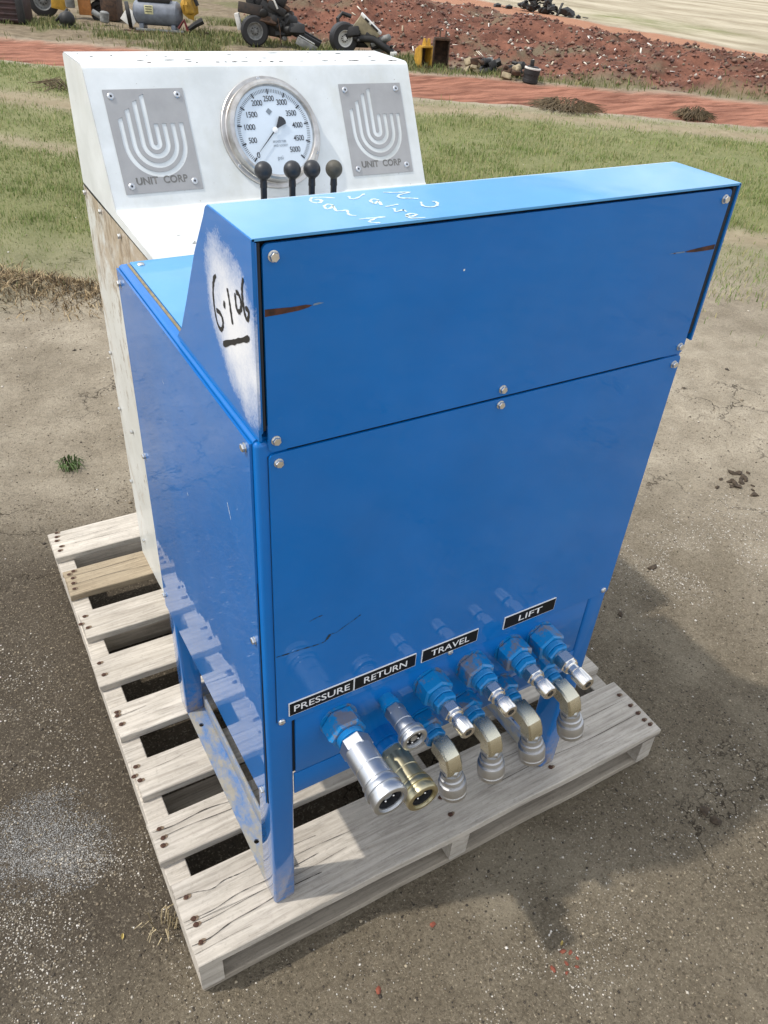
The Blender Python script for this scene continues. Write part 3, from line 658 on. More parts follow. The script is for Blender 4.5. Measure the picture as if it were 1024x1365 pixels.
MB().stroke([(.0142, .6075), (.03, .6062), (.05, .6052), (.066, .6035), (.080, .6035), (.0835, .6065), (.088, .6130), (.098, .6125), (.108, .6175), (.122, .6235), (.133, .629)], .0012, fl, .0003, jit=1.8).obj('paint_crack', 'flake', lp, ang=None)
MB().stroke([(.0835, .606), (.087, .6105), (.0885, .6135)], .003, fl, .00045, jit=1.6).obj('paint_crack', 'flake', lp, ang=None)
MB().stroke([(.060, .649), (.070, .6515), (.078, .652)], .0010, fl, .0003, jit=1.2).obj('paint_crack', 'crack', lp, ang=None)
fs = frame((.0033, 0, 0), (0, -1, 0), (0, 0, 1)); SIDE = [o for o in bench.children if o.name.startswith('hood_side')][0]
SIX = [[(0.0885, 1.0579), (0.0952, 1.0521), (0.1003, 1.0385), (0.0997, 1.0205), (0.094, 1.0073), (0.0847, 1.0042), (0.0779, 1.0107), (0.0782, 1.0182), (0.0848, 1.0217), (0.0947, 1.0209)], [(0.0727, 1.0365), (0.0705, 1.0359), (0.0674, 1.0356)], [(0.0595, 1.0561), (0.0558, 1.046), (0.0526, 1.0328), (0.0502, 1.0234)], [(0.0392, 1.0587), (0.0388, 1.051), (0.0368, 1.0447), (0.0319, 1.0431), (0.0255, 1.049), (0.0258, 1.0572), (0.0317, 1.0612), (0.0368, 1.0601)], [(0.0166, 1.0803), (0.0207, 1.0701), (0.0203, 1.0565), (0.0166, 1.0468), (0.0114, 1.0433), (0.0073, 1.0491), (0.0088, 1.054), (0.0152, 1.053)], [(0.0808, 0.9894), (0.0425, 1.0092), (0.0076, 1.0275)], [(0.0804, 0.9918), (0.0423, 1.0101), (0.0115, 1.0244)]]
for i, s_ in enumerate(SIX):
    MB().stroke([(-a, b) for a, b in s_], .0072 if i == 1 else .0050 if i == 5 else .0044, fs, .00010 + .00002 * i, jit=.6).obj('marker_stroke', 'marker', SIDE, ang=None)
TOPW = [[(0.1045, 0.0919), (0.1171, 0.0891), (0.1277, 0.0829)], [(0.1065, 0.0907), (0.1021, 0.0851), (0.1, 0.0773), (0.1047, 0.073), (0.1104, 0.0774), (0.1103, 0.0843), (0.1058, 0.0822)], [(0.1144, 0.0615), (0.1117, 0.0663), (0.1051, 0.0617), (0.1033, 0.053), (0.1093, 0.0549), (0.1139, 0.0606), (0.1085, 0.0444)], [(0.1085, 0.0444), (0.1145, 0.043), (0.1193, 0.043), (0.115, 0.0301), (0.1198, 0.0249)], [(0.1167, 0.0145), (0.131, 0.0144), (0.1441, 0.0132)], [(0.1346, 0.0132), (0.1228, 0.0059), (0.1252, 0.0011), (0.1308, -0.0008)], [(0.1437, 0.0844), (0.1412, 0.0758), (0.1474, 0.0756), (0.163, 0.0875)], [(0.166, 0.0634), (0.1622, 0.0681), (0.1563, 0.063), (0.1556, 0.0541), (0.1638, 0.0606), (0.1594, 0.0472)], [(0.1604, 0.0413), (0.1687, 0.0431), (0.1771, 0.045)], [(0.166, 0.034), (0.162, 0.0243), (0.1708, 0.0269), (0.1721, 0.0276), (0.1715, 0.0202)], [(0.165, 0.0116), (0.168, 0.0064), (0.1755, 0.0092), (0.1737, 0.0141), (0.166, 0.0113), (0.1653, 0.002), (0.1794, -0.0005)], [(0.184, 0.0866), (0.1954, 0.0818), (0.211, 0.079), (0.1945, 0.0725), (0.1901, 0.0635), (0.199, 0.0596), (0.2069, 0.0554)], [(0.203, 0.0448), (0.1978, 0.0322), (0.2035, 0.0264), (0.2129, 0.0302), (0.2181, 0.0401), (0.2147, 0.0423)]]
ft = frame((0, 0, HB), (1, 0, 0), (0, 1, 0)); HT = [o for o in bench.children if o.name.startswith('hood_top')][0]
for i, s_ in enumerate(TOPW): MB().stroke(s_, .0027, ft, .00010 + .00002 * i, jit=.9).obj('marker_stroke', 'chalk_faint', HT, ang=None)
# black valve handle on the desk against the hood
mb = MB(); mb.lathe([(0, .016), (.004, .018), (.010, .018), (.014, .014)], (.060, .300, deskz(.3) + .018), (0, 0, 1), 20)
mb.lathe([(0, .006), (.02, .006)], (.060, .300, deskz(.3) + .0022), (0, 0, 1), 12); mb.obj('valve_knob', 'black_rubber', bench)

# hydraulic fittings (each a part of the bench, its pieces sub-parts)
ND = (0, -1, 0)
def nut_stack(x, z, big, mid, l0=.027, l1=.026, spin=0, wear='blue_fit'):
    l0 += .005; l1 -= .005
    o = (x, .0005, z)
    mb = MB(); mb.lathe([(-.001, big * .64), (.0022, big * .64), (.0024, big * .5)], o, ND, 24)
    big *= 1.10; mid *= 1.06; mb.hex(o, ND, .0015, l0, big, .07, spin); root = mb.obj('bulkhead_nut', 'blue_nut', bench)
    mb = MB(); tt = l0 - .002
    pr = [(tt, mid * .54)]
    for k in range(5): pr += [(tt + .0022 * k + .0011, mid * .57), (tt + .0022 * k + .0022, mid * .53)]
    mb.lathe(pr, o, ND, 24); mb.hex(o, ND, tt + .011, l0 + l1, mid, .07, spin + .3)
    mb.obj('adapter', 'blue_fit', root); return root, o, l0 + l1
def male_tip(root, o, t0, L, mat='nickel'):
    mb = MB(); mb.lathe([(t0 - .002, .0112), (t0 + .003, .0112)], o, ND, 20)
    mb.hex(o, ND, t0 + .002, t0 + L * .36, .0275, .07, .2)
    a = t0 + L * .36; mb.lathe([(a - .001, .0132), (a + L * .06, .0128), (a + L * .09, .0098), (a + L * .20, .0098), (a + L * .25, .0124), (t0 + L - .002, .0120), (t0 + L, .0106), (t0 + L, .0056), (t0 + L - .012, .0050), (t0 + L - .012, .0003)], o, ND, 28)
    mb.obj('male_coupler', mat, root)
def female(root, o, d, t0, L, R, mat, ring='zinc', bore_back=.016, kb=.83):
    Rb = R * kb; o = Vector(o)
    mb = MB(); mb.hex(o, d, t0, t0 + L * .20, Rb * 1.84, .06, .35)
    mb.lathe([(t0 + L * .17, Rb), (t0 + L * .46, Rb), (t0 + L * .47, Rb * .965), (t0 + L * .485, Rb * .965), (t0 + L * .495, Rb), (t0 + L * .66, Rb * 1.02), (t0 + L * .665, Rb * 1.10), (t0 + L * .70, Rb * 1.10), (t0 + L * .705, Rb * 1.04), (t0 + L * .76, Rb * 1.04)], o, d, 40)
    body = mb.obj('coupler_body', mat, root)
    mb = MB(); e = t0 + L
    mb.lathe([(t0 + L * .74, R * .86), (t0 + L * .75, R * .97), (t0 + L * .785, R * 1.0), (t0 + L * .83, R * 1.0), (t0 + L * .835, R * .90), (t0 + L * .885, R * .90), (t0 + L * .89, R * .98), (e - .004, R * 1.0), (e - .001, R * .96), (e, R * .88), (e, R * .74), (e - .003, R * .71), (e - .003, R * .66), (e - bore_back, R * .60), (e - bore_back, R * .30), (e - bore_back + .006, R * .26), (e - bore_back + .006, .0002)], o, d, 44, False)
    mb.obj('locking_sleeve', ring, root)
    mb = MB(); u, w, dd = axes(d)
    mb.lathe([(e - .0045, R * .652), (e - bore_back + .001, R * .59), (e - bore_back + .002, R * .32)], o, d, 36, False)
    mb.obj('coupler_bore', 'bore', root)
    mb = MB()
    for k in range(6):
        a = k * math.pi / 3 + .4; c_ = o + dd * (e - bore_back + .004) + (u * math.cos(a) + w * math.sin(a)) * R * .50
        bm = bmesh.new(); bmesh.ops.create_icosphere(bm, subdivisions=2, radius=R * .085); mb.bm(bm, Matrix.Translation(c_))
    mb.obj('locking_ball', 'nickel', root)
# pressure: two big female couplers, one above the other
r_, o, e = nut_stack(.108, .430, .046, .0335, .028, .022); female(r_, o, ND, e - .006, .106, .0262, 'zinc')
o2 = (.184, .0005, .345); mb = MB(); mb.lathe([(0, .026), (.02, .026), (.021, .0235), (.024, .0235), (.025, .026), (.036, .025)], o2, ND, 32); r_ = mb.obj('bulkhead_adapter', 'blue', bench)
female(r_, o2, ND, .030, .093, .0262, 'gold_zinc', 'gold_zinc')
# return: small female coupler
o3 = (.186, .0005, .431); mb = MB(); mb.lathe([(0, .0125), (.010, .0125), (.0105, .0145), (.020, .0145), (.021, .0115), (.028, .0115)], o3, ND, 24); r_ = mb.obj('bulkhead_adapter', 'blue_fit', bench)
female(r_, o3, ND, .022, .062, .0205, 'zinc', 'zinc', .010, .72)
# travel and lift: male tips above, elbows with hanging female couplers below
for x, L in ((.2605, .054), (.3375, .053), (.4125, .053), (.4760, .066)):
    r_, o, e = nut_stack(x, .430, .0425, .0320, .027 if L < .06 else .030, .026 if L < .06 else .023, spin=.15 + x); male_tip(r_, o, e, L)
def elbow(x, z, tilt, yb):
    r_, o, e = nut_stack(x, z, .0400, .0290, .022, .024, spin=.4 + x * 3)
    o = Vector(o); mb = MB(); c_ = o + Vector((0, -yb, 0))
    mb.lathe([(e - .003, .0098), (e + .010, .0098)], o, ND, 18)
    dn = Vector((tilt, -.16, -1)).normalized()
    # forged square-section elbow: horizontal block turning down
    side = Vector((1, 0, 0)); h = .0136
    path = [o + Vector((0, -(e + .006), 0)), o + Vector((0, -(yb - .010), 0)), c_ + Vector((0, .0015, -.0015)), c_ + dn * .010, c_ + dn * .022]
    bm = bmesh.new(); rings = []
    for i, q in enumerate(path):
        d = (path[min(i + 1, 4)] - path[max(i - 1, 0)]).normalized(); upv = side.cross(d).normalized(); sd = d.cross(upv).normalized()
        ch = h * .80
        rings.append([bm.verts.new(q + sd * a + upv * b) for a, b in ((h, ch), (ch, h), (-ch, h), (-h, ch), (-h, -ch), (-ch, -h), (ch, -h), (h, -ch))])
    for i in range(4):
        for j in range(8): bm.faces.new((rings[i][j], rings[i][(j + 1) % 8], rings[i + 1][(j + 1) % 8], rings[i + 1][j]))
    bm.faces.new(rings[0][::-1]); bm.faces.new(rings[-1]); mb.bm(bm)
    mb.obj('elbow', 'olive_zinc', r_, ang=28)
    q = c_ + dn * .020
    mb = MB(); mb.hex(q, dn, .000, .010, .0285, .08, .3); mb.lathe([(-.003, .0118), (.002, .0118)], q, dn, 20); mb.obj('swivel_nut', 'zinc', r_)
    mb = MB(); R = .0222
    mb.lathe([(.009, R * .72), (.018, R * .74), (.019, R * .84), (.022, R * .86), (.023, R * .80), (.029, R * .82), (.030, R * .96), (.034, R * 1.0), (.046, R * 1.0), (.047, R * .95), (.0485, R * .95), (.050, R * .99), (.057, R * .97), (.058, R * .80), (.050, R * .7), (.050, .0003)], q, dn, 40)
    mb.obj('coupler_body', 'zinc_dull', r_)
elbow(.2575, .343, .10, .082); elbow(.3345, .343, .04, .083); elbow(.4090, .343, .10, .088); elbow(.4935, .348, .12, .083)

# ------------------------------------------------------------------ white test bench
WX0, WX1, WYB = .070, .692, 1.006
wb = thing('white_test_bench', 'white test bench with pressure gauge, two grey emblem plates and rust stained side', 'test bench', (.38, .76, 0))
shelfz = .9075
# cowl: bent sheet over top, sloping instrument panel and shelf
cp = [(WYB, .9165), (WYB, 1.122), (WYB - .002, 1.128), (WYB - .008, 1.1305), (WYB - .011, 1.13045), (.8825, 1.12856), (.8790, 1.1285), (.8745, 1.1279), (.8705, 1.1262), (.8672, 1.1236), (.8645, 1.1192), (.8627, 1.11563), (.7708, .93357), (.7690, .9300), (.7665, .9268), (.7630, .9247), (.7580, .9235), (.7545, .92328), (.5235, .90823), (.520, .9080), (.512, .905), (.509, .898)]
def loft(P, x0, x1, th):
    v = []; f = []; n = len(P); c_ = Vector((sum(q[0] for q in P) / n, sum(q[1] for q in P) / n))
    for x in (x0, x1):
        for q in P: v.append((x, *q))
    for i in range(n - 1): f.append((i, i + 1, n + i + 1, n + i))
    return v, f
v, f = loft(cp, WX0 + .0008, WX1 - .0008, 0); MB().add(v, f).obj('cowl_skin', 'white', wb, ang=13)
for x in (WX0, WX1 - .002):
    mb = MB(); mb.sheet([[(y + (.0008 if y < .9 else -.0008), z - .0012) for y, z in cp] + [(.509, .8965), (WYB, .9150)]], .002, frame((x, 0, 0), (0, 1, 0), (0, 0, 1))); mb.obj('cowl_side', 'white', wb)
seamz = lambda y: .9015 + (y - .509) / (WYB - .509) * .0135
for x0, x1, mt in ((WX0 - .0005, WX0 + .0015, 'white_rust'), (WX1 - .0015, WX1 + .0005, 'white')):
    mb = MB(); bm = bmesh.new(); ys = np.linspace(.509, WYB, 14); zs = np.linspace(0, 1, 22); G = []
    for zi in zs:
        row = []
        for yi in ys:
            z = zi * (seamz(yi) - .0045); bul = .0035 * math.sin(math.pi * zi) * math.sin(math.pi * (yi - .509) / .497) + .0012 * mnoise.noise(Vector((yi * 6, z * 4, 3)))
            row.append(bm.verts.new(((x0 - bul) if x0 < .3 else (x1 + bul), yi, z)))
        G.append(row)
    for i in range(21):
        for j in range(13): bm.faces.new((G[i][j], G[i][j + 1], G[i + 1][j + 1], G[i + 1][j]))
    mb.bm(bm); mb.obj('side_panel', mt, wb)
v = [(WX0 + .0004, y, seamz(y) + b) for y in (.509, WYB - .001) for b in (-.006, .0008)]; v2 = [(WX0 + .0022, y, z) for _, y, z in v]
MB().add(v + v2, [(0, 1, 3, 2), (4, 6, 7, 5), (1, 5, 7, 3), (0, 2, 6, 4), (0, 4, 5, 1), (2, 3, 7, 6)]).obj('seam_strip', 'crack', wb)
MB().box((WX0 + .003, .5095, .0), (WX1 - .003, .512, .896), .001).obj('front_panel', 'white', wb)
MB().box((WX0 + .003, WYB - .004, .0), (WX1 - .003, WYB - .0005, .914), .001).obj('rear_panel', 'white', wb)
bolts(wb, [(WX0 - .0008, .994, .8985), (WX0 - .0018, .878, .895), (WX0 - .0022, .752, .889), (WX0 - .0016, .992, .568), (WX0 - .0016, .992, .431), (WX0 - .0045, .885, .430), (WX0 - .0016, .992, .232), (WX0 - .0012, .955, .075)], FX)
# instrument panel frame: u = x, v up the slope
pa = Vector((0, .8645, 1.1192)); pb = Vector((0, .7690, .9300)); dv = (pa - pb).normalized()
def IP(u, d, off=0):           # d measured down the slope from the top bend
    m = frame((0, 0, 0), (1, 0, 0), dv); n = Vector((1, 0, 0)).cross(dv)
    return frame(Vector((u, 0, 0)) + Vector((0, .866, 1.126)) - dv * d + n * off, (1, 0, 0), dv)
PN = Vector((1, 0, 0)).cross(dv)
OFF0 = (Vector((0, pa.y, pa.z)) - Vector((0, .866, 1.126))).dot(PN) + .0004
def ustripe(k, cx, cy, r, w, ltop, rtop):
    out = []; 
    ro, ri = r + w / 2, r - w / 2
    out += [(cx - ro, ltop - .001)] + [(cx - ro * math.cos(a), cy - ro * math.sin(a)) for a in [i * math.pi / 20 for i in range(21)]] + [(cx + ro, rtop)]
    out += [(cx + ri, rtop)] + [(cx + ri * math.cos(a), cy - ri * math.sin(a)) for a in [i * math.pi / 20 for i in range(21)]] + [(cx - ri, ltop + .002)]
    return out
for u0 in (.0935, .5305):
    Wp, Hp = .1352, .1640
    mx = IP(u0, .0350 + Hp, OFF0)                       # origin = lower-left corner, v up
    holes = []
    for k, (r, lt) in enumerate(((.0508, .273), (.0362, .190), (.0212, .115), (.0072, .060))):
        holes.append(ustripe(k, .0690, Hp - .0852, r, .0080, Hp * (1 - lt), Hp * (1 - .335)))
    mb = MB(); mb.sheet([[(0, 0), (Wp, 0), (Wp, Hp), (0, Hp)]] + holes, .0010, mx); pl = mb.obj('emblem_plate', 'alu', wb)
    text('lettering', 'UNIT  CORP', .0165, mx @ Matrix.Translation((.066, .0185, .0012)), 'emblem', pl, .089, bold=.0004)
    sh = text('lettering', 'UNIT  CORP', .0165, mx @ Matrix.Translation((.0655, .0192, .00115)), 'crack', pl, .089)  # offset dark copy paints the shaded upper edge of the cut letters
    for a, b in ((.012, .012), (Wp - .013, .0135), (.0115, Hp - .0105), (Wp - .0115, Hp - .0105)):
        mb = MB(); q = mx @ Vector((a, b, .0010)); mb.lathe([(0, .0058), (.0012, .0056), (.0022, .0042), (.0022, .0020), (.0006, .0018)], q, PN, 18); rv = mb.obj('rivet', 'zinc', pl)
        mb = MB(); mb.lathe([(.0006, .00195), (.0024, .0018)], q, PN, 12); mb.obj('rivet_bore', 'bore', rv)
# chipped paint along the bends of the cowl
rgc = random.Random(5)
mxt = frame((0, 0, 1.1285), (1, 0, 0), (0, 1, 0))
def chip(x, y, a, b, z, parent, mat='rust'):
    n = 9; mb = MB(); ph = rgc.random() * 9
    P = [(x + math.cos(2 * math.pi * k / n) * a * (1 + .5 * mnoise.noise(Vector((k * 1.3, ph, 0)))), y + math.sin(2 * math.pi * k / n) * b * (1 + .5 * mnoise.noise(Vector((k * 1.3, ph, 5)))), z) for k in range(n)]
    mb.add(P, [tuple(range(n))]); mb.obj('paint_chip', mat, parent, ang=None)
SK = [o for o in wb.children if o.name.startswith('cowl_skin')][0]
topz = lambda y: 1.1285 + (y - .876) / (.998 - .876) * .002 + .00045
for k in range(40):
    x = rgc.uniform(WX0 + .006, WX1 - .01)
    if rgc.random() < .55: y = rgc.uniform(.8805, .884)
    else: y = rgc.uniform(.89, .996)
    chip(x, y, rgc.uniform(.0012, .0065) * (1 if k % 4 else 1.8), rgc.uniform(.0018, .0042), topz(y), SK, rgc.choice(['rust', 'crack', 'crack']))
shf = lambda y: .9080 + (y - .520) / (.756 - .520) * .0145 + .0005
for k in range(12):
    y = rgc.uniform(.56, .74); x = rgc.uniform(.09, .22)
    chip(x, y, rgc.uniform(.001, .004), rgc.uniform(.0008, .0026), shf(y), SK, 'crack')
# pressure gauge
gc = IP(.3775, .1145, OFF0); GO = gc.to_translation()
mb = MB(); mb.lathe([(0, .0955), (.0035, .0955), (.0045, .0945), (.0045, .0880), (.006, .0868), (.018, .0862), (.022, .0845), (.0235, .0805), (.0225, .0775), (.0190, .0755), (.0150, .0748)], GO, PN, 72, False)
gauge = mb.obj('pressure_gauge', 'stainless', wb)
for a in (215, 335, 95):
    q = gc @ Vector((.0912 * math.cos(rad(a)), .0912 * math.sin(rad(a)), .0045)); mb = MB(); mb.lathe([(0, .0034), (.001, .0032), (.0016, .002), (.0004, .0012)], q, PN, 14); mb.obj('flange_screw', 'zinc', gauge)
mb = MB(); mb.lathe([(.0150, .0753), (.0152, .0001)], GO, PN, 72, False); mb.obj('dial', 'dial', gauge)
def dmx(x, y, h=.0157): return gc @ Matrix.Translation((x, y, h))
mb = MB(); mb2 = MB()
for i in range(101):
    a = rad(225 - 2.7 * i); r1 = .0700; r0 = .0640 if i % 10 else .0615
    w = .00042 if i % 10 else .0013
    d = Vector((math.cos(a), math.sin(a), 0)); nn = Vector((-d.y, d.x, 0))
    v = [dmx(0, 0) @ (d * r0 + nn * w), dmx(0, 0) @ (d * r0 - nn * w), dmx(0, 0) @ (d * r1 - nn * w), dmx(0, 0) @ (d * r1 + nn * w)]
    (mb if i % 10 else mb2).add(v, [(0, 1, 2, 3)])
mb.obj('minor_graduations', 'print', gauge, ang=None); mb2.obj('major_graduations', 'print', gauge, ang=None)
for i in range(11):
    a = rad(225 - 27 * i); rr_ = .0500 if 0 < i < 10 else .0545
    rr_ = {0: .0560, 5: .0535, 4: .0525, 6: .0525}.get(i, .0475)
    text('numeral', str(500 * i), .0135, dmx(rr_ * math.cos(a), rr_ * math.sin(a)), 'print', gauge, None if i == 0 else (.0205 if i > 1 else .0155), space=.9, bold=.00008)
text('lettering', 'psi', .0105, dmx(.002, -.046), 'print_grey', gauge, None)
text('lettering', 'BRONZE TUBE', .0052, dmx(.006, -.0185), 'print_grey', gauge, .026)
text('lettering', 'AND SOCKET', .0052, dmx(.007, -.0255), 'print_grey', gauge, .029)
decal('maker_mark', [(-.004, .0265), (.0022, .0325), (-.004, .0385), (-.0100, .0325)], dmx(0, 0), 'print_grey', gauge, 0)
a = rad(223); d = Vector((math.cos(a), math.sin(a), 0)); nn = Vector((-d.y, d.x, 0)); nd = dmx(0, 0, .0185)
mb = MB(); P = [d * .0665, d * .010 + nn * .0011, d * -.006 + nn * .0016, d * -.0245 + nn * .0085, d * -.0275 + nn * .0045, d * -.0285, d * -.0275 - nn * .0045, d * -.0245 - nn * .0085, d * -.006 - nn * .0016, d * .010 - nn * .0011]
mb.sheet([[(q.x, q.y) for q in P]], .0008, nd); mb.obj('needle', 'print', gauge)
mb = MB(); mb.lathe([(0, .0052), (.0022, .0052), (.0028, .0042)], nd @ Vector((0, 0, 0)), PN, 20); mb.obj('needle_hub', 'label_white', gauge)
mb = MB(); mb.lathe([(.0205, .0768), (.0206, .0001)], GO, PN, 48, False); mb.obj('gauge_glass', 'glass', gauge)
# valve bank with four ball-knob levers on the shelf
YV = .630; zs_ = shf(YV)
mb = MB(); mb.box((.225, YV - .032, zs_ + .0005), (.425, YV + .032, zs_ + .040), .004); valve = mb.obj('valve_block', 'sc_grey', wb)
for (x, z, rot, mt) in ((.2815, 1.0085, 0, 'knob_black'), (.3330, 1.0065, .05, 'knob_black'), (.3690, 1.0052, -.12, 'knob_black'), (.4105, 1.0028, .1, 'knob_grey')):
    mb = MB(); mb.box((x - .0045, YV - .004, zs_ + .0385), (x + .0045, YV + .004, z - .010), .0012); mb.lathe([(0, .0062), (.014, .0055)], (x, YV, z - .026), (0, 0, 1), 14); lv = mb.obj('lever', 'lever', wb)
    mb = MB(); R = .0145; mb.lathe([(-.0150, .0052), (-.0135, .0066)] + [(R * math.sin(rad(b)), R * math.cos(rad(b))) for b in range(-62, 90, 8)] + [(R, .0003)], (x, YV, z), (rot * .3, 0, 1), 28); mb.obj('knob', mt, lv)

# ------------------------------------------------------------------ scattered grit, grass, rubble
def scatter(name, pos, size, col, mat, squash=.6, kind='stuff', label=None, cat=None):
    n = len(pos); base = np.array([(1, 0, 0), (-1, 0, 0), (0, 1, 0), (0, -1, 0), (0, 0, 1), (0, 0, -1)], float)
    fac = np.array([(0, 2, 4), (2, 1, 4), (1, 3, 4), (3, 0, 4), (2, 0, 5), (1, 2, 5), (3, 1, 5), (0, 3, 5)])
    v = base[None] * (1 + .45 * (rng.random((n, 6, 1)) - .5)) * size[:, None, None] * np.array([1, 1, 1]) * (1 + .5 * (rng.random((n, 1, 3)) - .5))
    v[:, :, 2] *= squash
    a = rng.random(n) * 6.28; ca, sa = np.cos(a)[:, None], np.sin(a)[:, None]
    x = v[:, :, 0] * ca - v[:, :, 1] * sa; y = v[:, :, 0] * sa + v[:, :, 1] * ca; v[:, :, 0] = x; v[:, :, 1] = y
    v += pos[:, None, :]
    F = (fac[None] + (np.arange(n) * 6)[:, None, None]).reshape(-1, 3)
    return rawmesh(name, v.reshape(-1, 3), F, np.repeat(col, 6, 0), mat, kind)
def rawmesh(name, V, F, C, mat, kind='stuff'):
    me = bpy.data.meshes.new(name); me.vertices.add(len(V)); me.vertices.foreach_set('co', V.astype(np.float32).ravel())
    nf = len(F); me.loops.add(nf * 3); me.loops.foreach_set('vertex_index', F.astype(np.int32).ravel()); me.polygons.add(nf)
    me.polygons.foreach_set('loop_start', np.arange(nf, dtype=np.int32) * 3); me.update(calc_edges=True)
    ca = me.color_attributes.new('col', 'FLOAT_COLOR', 'POINT')
    ca.data.foreach_set('color', np.concatenate([C, np.ones((len(C), 1))], 1).astype(np.float32).ravel())
    me.materials.append(M[mat]); o = bpy.data.objects.new(name, me); COL.objects.link(o); o['kind'] = kind; return o
def pal(cols, n): c_ = np.array([srgb(*q) for q in cols]); return c_[rng.integers(0, len(c_), n)] * (.8 + .4 * rng.random((n, 1)))
def inpal(x, y):
    dx = x - PO.x; dy = y - PO.y; u = cy_ * dx + sy_ * dy; w = -sy_ * dx + cy_ * dy
    return (u > -.004) & (u < 1.02) & (w > -.004) & (w < 1.22)
xs_, ys_, sz_, cl_ = [], [], [], []
def put(x, y, s_, cols):
    xs_.append(x); ys_.append(y); sz_.append(s_); cl_.append(pal(cols, len(x)))
WHT = [(186, 178, 164), (172, 164, 150), (156, 148, 134), (204, 198, 188), (138, 128, 112)]
GRY = [(126, 124, 120), (148, 146, 142), (100, 98, 94), (170, 168, 162), (86, 82, 76)]
DRT = [(104, 93, 76), (128, 116, 96), (78, 69, 57), (154, 142, 120), (60, 53, 44), (112, 100, 82)]
def patch(cx, cy, rx, ry, n, s0, s1, cols, th=0, fr=5, seed=3):
    x = cx + rng.normal(0, 1, n) * rx; y = cy + rng.normal(0, 1, n) * ry
    k = fbm(x * fr, y * fr, seed) + .5 > th; put(x[k], y[k], s0 + (s1 - s0) * rng.random(k.sum()) ** 2.2, cols)
def disc(cx, cy, rx, ry, rot, n, s0, s1, cols, soft=.35, seed=4):
    a = rng.random(n) * 6.283; r = np.sqrt(rng.random(n)); u = np.cos(a) * r; w = np.sin(a) * r; ed = 1 - r + fbm(u * 3 + seed, w * 3, seed) * .9
    k = rng.random(n) < np.clip(ed / soft, 0, 1); u, w = u[k] * rx, w[k] * ry
    put(cx + u * math.cos(rot) - w * math.sin(rot), cy + u * math.sin(rot) + w * math.cos(rot), s0 + (s1 - s0) * rng.random(k.sum()) ** 2, cols)
disc(-.325, .375, .175, .120, -.5, 36000, .0006, .0015, GRY, .75, 4)
disc(-.24, .29, .16, .07, -.5, 2200, .0006, .0020, WHT, .8, 6); disc(-.37, .15, .09, .16, .3, 1700, .0006, .0023, WHT, .7, 8); disc(-.38, .24, .13, .08, 0, 1500, .0006, .0020, WHT, .6, 9)
patch(-.30, .74, .06, .16, 900, .0009, .0028, WHT, .50, 8); patch(-.28, .55, .05, .06, 350, .0009, .0024, WHT, .45, 8)
patch(.27, -.30, .12, .05, 900, .0006, .0022, WHT, .50, 9); patch(.50, -.32, .16, .07, 1000, .0006, .0022, WHT, .52, 9)
patch(.75, -.22, .28, .12, 1600, .0008, .0026, WHT, .50, 7); patch(1.45, .42, .12, .10, 2600, .0008, .0026, WHT, .42, 6)
patch(1.75, .40, .18, .12, 2600, .001, .0030, WHT, .42, 6); patch(1.15, .08, .16, .16, 900, .0008, .0026, WHT, .5, 7)
patch(-.14, .06, .03, .10, 500, .0007, .0018, WHT, .4, 9); patch(.0, -.13, .16, .05, 600, .0007, .0020, WHT, .45, 9)
n = 90000; x = rng.uniform(-.7, 1.5, n); y = rng.uniform(-.6, 1.5, n); put(x, y, .0005 + .0020 * rng.random(n) ** 3, DRT)
n = 30000; x = rng.uniform(-.7, 2.6, n); y = rng.uniform(-.6, 2.8, n); put(x, y, .0010 + .0028 * rng.random(n) ** 3, DRT)
n = 1500; x = rng.uniform(-.7, 2.6, n); y = rng.uniform(-.6, 2.6, n); put(x, y, .001 + .0032 * rng.random(n) ** 3, WHT)
n = 700; x = rng.uniform(-1.5, 5, n); y = rng.uniform(1.0, 4.5, n); put(x, y, .002 + .008 * rng.random(n) ** 3, WHT + DRT)
X_ = np.concatenate(xs_); Y_ = np.concatenate(ys_); S_ = np.concatenate(sz_); C_ = np.concatenate(cl_)
k = ~inpal(X_, Y_); X_, Y_, S_, C_ = X_[k], Y_[k], S_[k], C_[k]
scatter('gravel', np.stack([X_, Y_, height(X_, Y_) + S_ * .2], -1), S_, C_, 'grit')

def blades(name, x, y, h, w, cols, lean=.6):
    n = len(x); z = height(x, y) - .004; a = rng.random(n) * 6.28; l = rng.random(n) * lean * h; b = rng.random(n) * 6.28
    ux, uy = np.cos(a) * w / 2, np.sin(a) * w / 2
    V = np.zeros((n, 5, 3)); mx_, my_ = np.cos(b) * l * .3, np.sin(b) * l * .3
    V[:, 0] = np.stack([x - ux, y - uy, z], -1); V[:, 1] = np.stack([x + ux, y + uy, z], -1)
    V[:, 2] = np.stack([x - ux * .8 + mx_, y - uy * .8 + my_, z + h * .6], -1); V[:, 3] = np.stack([x + ux * .8 + mx_, y + uy * .8 + my_, z + h * .6], -1)
    V[:, 4] = np.stack([x + np.cos(b) * l, y + np.sin(b) * l, z + h], -1)
    F = (np.array([(0, 1, 3), (0, 3, 2), (2, 3, 4)])[None] + (np.arange(n) * 5)[:, None, None]).reshape(-1, 3)
    C = pal(cols, n); return rawmesh(name, V.reshape(-1, 3), F, np.repeat(C, 5, 0), 'grass')
GRN = [(104, 124, 66), (116, 132, 74), (126, 138, 84), (100, 116, 62), (140, 144, 92), (160, 152, 108)]
n = 420000; s_ = rng.uniform(-5.5, 4.2, n); t_ = rng.uniform(2.3, 9.1, n); x = .8 * s_ + .6 * t_; y = -.6 * s_ + .8 * t_
m_ = masks(x, y); patchy = np.clip(.75 + 1.6 * fbm(x * 1.6, y * 1.6, 51), .12, 1) * np.clip(.9 + 1.4 * fbm(x * 7, y * 7, 52), .2, 1)
